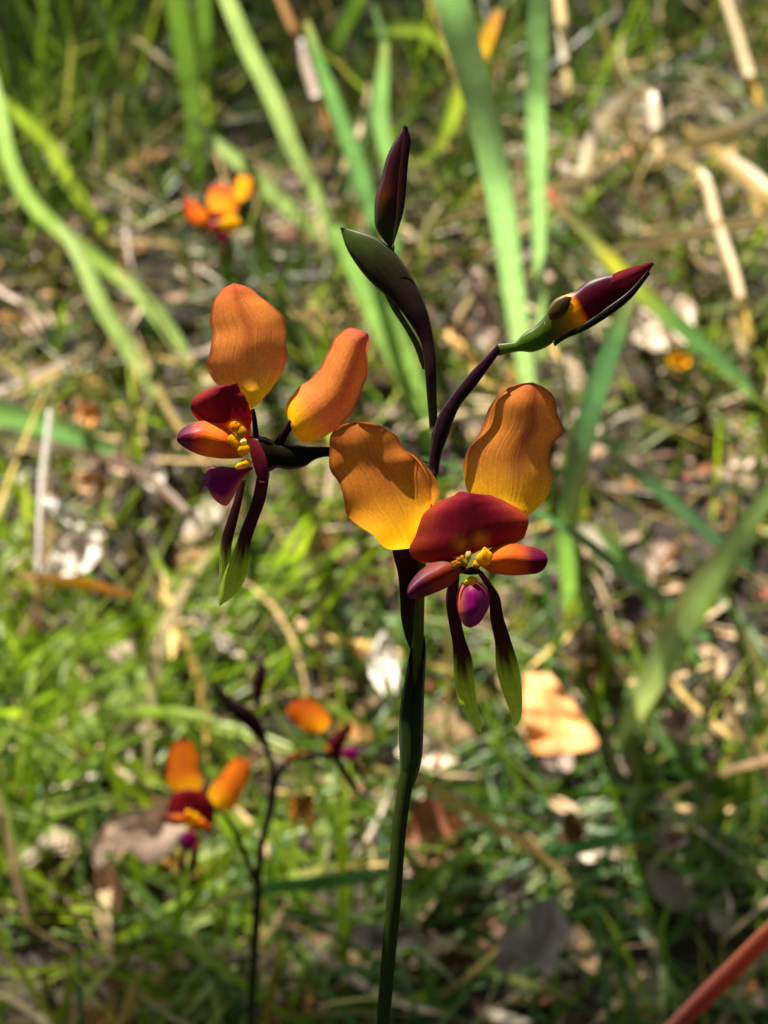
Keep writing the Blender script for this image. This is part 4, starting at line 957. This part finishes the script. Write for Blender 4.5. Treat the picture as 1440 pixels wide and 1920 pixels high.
lm = merge('surrounding_litter', lb, far, M_DRY, 6); tag(lm, 'dry leaf litter continuing around the clearing', 'leaf litter', kind='stuff')

# ------------------------------------------------------------------ unseen gum trees added to dapple the clearing with shade
def shade_gum_tree(root, lean, spots, label, seed, ztop):
    r = np.random.default_rng(seed)
    root = np.array(root, float); root[2] = height(root[0], root[1]) - .05
    t = empty('shade_gum_tree', root)
    tag(t, label, 'tree')
    top = root + np.array(lean)
    n = 24
    a = np.linspace(0, 1, n)[:, None]
    C = root * (1 - a) + top * a + np.stack([.12 * np.sin(3 * a[:, 0]), .1 * np.sin(4 * a[:, 0] + 1), 0 * a[:, 0]], -1)
    tube3('trunk', C, np.linspace(.13, .03, n), None, M_BARK, t, 14)
    clumps = []
    for (px, py, dist, rad, cnt) in spots:
        g = at(px, py, ground_depth(px, py))
        clumps.append((g + sdir * dist, rad, cnt))
    for k in range(26):      # the rest of the crown
        q = top + np.array([r.normal(0, 1.2), r.normal(.5, 1.1), r.normal(-.4, .8)])
        g = q - sdir * (q[2] / sdir[2])
        if abs(g[0]) < 1.0 and -.1 < g[1] < 2.7:
            continue
        clumps.append((q, .28, 70))
    V, F, uv, col = [], [], [], []
    for c, rad, cnt in clumps:
        i = int(np.argmin([np.linalg.norm(C[k] - c) + .6 * abs(C[k][2] - (c[2] - .8)) for k in range(6, n)])) + 6
        m = 9
        b = np.linspace(0, 1, m)[:, None]
        P = C[i] * (1 - b) + c * b + np.array([0, 0, .25]) * np.sin(np.pi * b)
        tube3('limb', P, np.linspace(.016, .003, m), None, M_BARK, t, 7)
        for q in range(cnt):
            o = c + r.normal(0, rad * .55, 3)
            L = r.uniform(.06, .12); W = r.uniform(.012, .024)
            ax = r.normal(0, 1, 3); ax[2] -= .8; ax /= np.linalg.norm(ax)
            sd = np.cross(ax, r.normal(0, 1, 3)); sd /= np.linalg.norm(sd)
            k0 = len(V)
            for tt, w in ((0, .15), (.3, 1), (.65, .8), (1, .05)):
                for u in (-1, 1):
                    V.append(o + ax * L * tt + sd * u * w * W / 2 + np.cross(ax, sd) * .15 * L * tt * tt); uv.append((u * .5 + .5, tt)); col.append(lin((96, 116, 66)) * r.uniform(.8, 1.2))
            for j in range(3):
                F.append((k0 + 2 * j, k0 + 2 * j + 1, k0 + 2 * j + 3, k0 + 2 * j + 2))
    make('crown', V, F, np.array(col), uv, M_BLADE, t)

def sky_screen_tree(x, y, h, seed):
    # unseen trees added round the clearing to block sky light and deepen shade
    r = np.random.default_rng(seed)
    root = np.array([x, y, height(np.array(x), np.array(y)) - .05])
    t = empty('shade_gum_tree', root)
    tag(t, 'unseen leafy gum tree added to screen the sky', 'tree', 'unseen gum trees added to screen the sky')
    n = 16
    a = np.linspace(0, 1, n)[:, None]
    C = root + np.array([r.normal(0, .3), r.normal(0, .3), h]) * a + .12 * np.sin(4 * a + np.array([0, 1.5, 0])) * np.array([1, 1, 0])
    tube3('trunk', C, np.linspace(.16, .03, n), None, M_BARK, t, 12)
    V, F, uv, col = [], [], [], []
    for k in range(48):
        c = C[r.integers(5, n)] + r.normal(0, 1, 3) * np.array([1.25, 1.25, .6])
        g = c - sdir * (c[2] / sdir[2])
        if abs(g[0]) < 1.1 and -.2 < g[1] < 2.8:
            continue
        b = np.linspace(0, 1, 6)[:, None]
        s0 = C[max(3, min(n - 1, int((c[2] - .6) / h * n)))]
        tube3('limb', s0 * (1 - b) + c * b + np.array([0, 0, .15]) * np.sin(np.pi * b), np.linspace(.02, .004, 6), None, M_BARK, t, 6)
        for q in range(70):
            o = c + r.normal(0, .26, 3)
            L = r.uniform(.12, .22); W = r.uniform(.035, .06)
            ax = r.normal(0, 1, 3); ax[2] -= .8; ax /= np.linalg.norm(ax)
            sd = np.cross(ax, r.normal(0, 1, 3)); sd /= np.linalg.norm(sd)
            k0 = len(V)
            cl = lin((92, 112, 60)) * r.uniform(.7, 1.2)
            for tt, w in ((0, .15), (.4, 1), (1, .05)):
                for u in (-1, 1):
                    V.append(o + ax * L * tt + sd * u * w * W / 2); uv.append((u * .5 + .5, tt)); col.append(cl)
            F += [(k0, k0 + 1, k0 + 3, k0 + 2), (k0 + 2, k0 + 3, k0 + 5, k0 + 4)]
    make('crown', V, F, np.array(col), uv, M_BLADE, t)
for k, (x, y, h) in enumerate([(4.2, 4.4, 6.5), (-4.6, 1.2, 7), (3.4, -.4, 6.5), (-2.9, -1.6, 6), (.4, -3.0, 6.5), (2.2, 8.5, 5), (-1.6, -4.2, 7), (3.8, -3.2, 7)]):
    sky_screen_tree(x, y, h, 60 + k)
SHADE = [
    # ground point shaded, distance up the sun's ray, size of the leaf clump, leaves
    (120, 20, 6.2, .26, 400), (480, -20, 6.0, .22, 380), (820, -40, 6.3, .25, 380), (1150, -20, 6.1, .22, 240), (1420, -60, 6.2, .2, 140),
    (0, 120, 6.1, .18, 160), (480, 110, 6.0, .15, 130), (820, 30, 6.1, .18, 160),
    (300, 190, 5.9, .15, 140), (700, 140, 5.8, .13, 110), (980, 100, 6.0, .13, 80),
    (60, 330, 5.6, .12, 70), (620, 280, 5.7, .09, 60),
]
SHADE_NEAR = [(200, 2140, 4.0, .04, 40), (480, 2120, 4.0, .04, 44), (760, 2100, 4.1, .04, 44), (1040, 2090, 4.0, .04, 44), (1300, 2080, 4.1, .045, 44), (1480, 1960, 4.3, .04, 30)]
shade_gum_tree((-3.3, 6.6, 0), (.5, -.7, 6.6), SHADE, 'tall unseen gum tree added to dapple the far grass with shade', 5, 0)  # added out of view, leaf clumps aimed at the far ground to shade
shade_gum_tree((2.1, 2.6, 0), (.2, -.2, 4.6), SHADE_NEAR, 'unseen gum sapling added to shade the near grass', 6, 0)  # sapling added out of view to hold the clumps shading the near ground
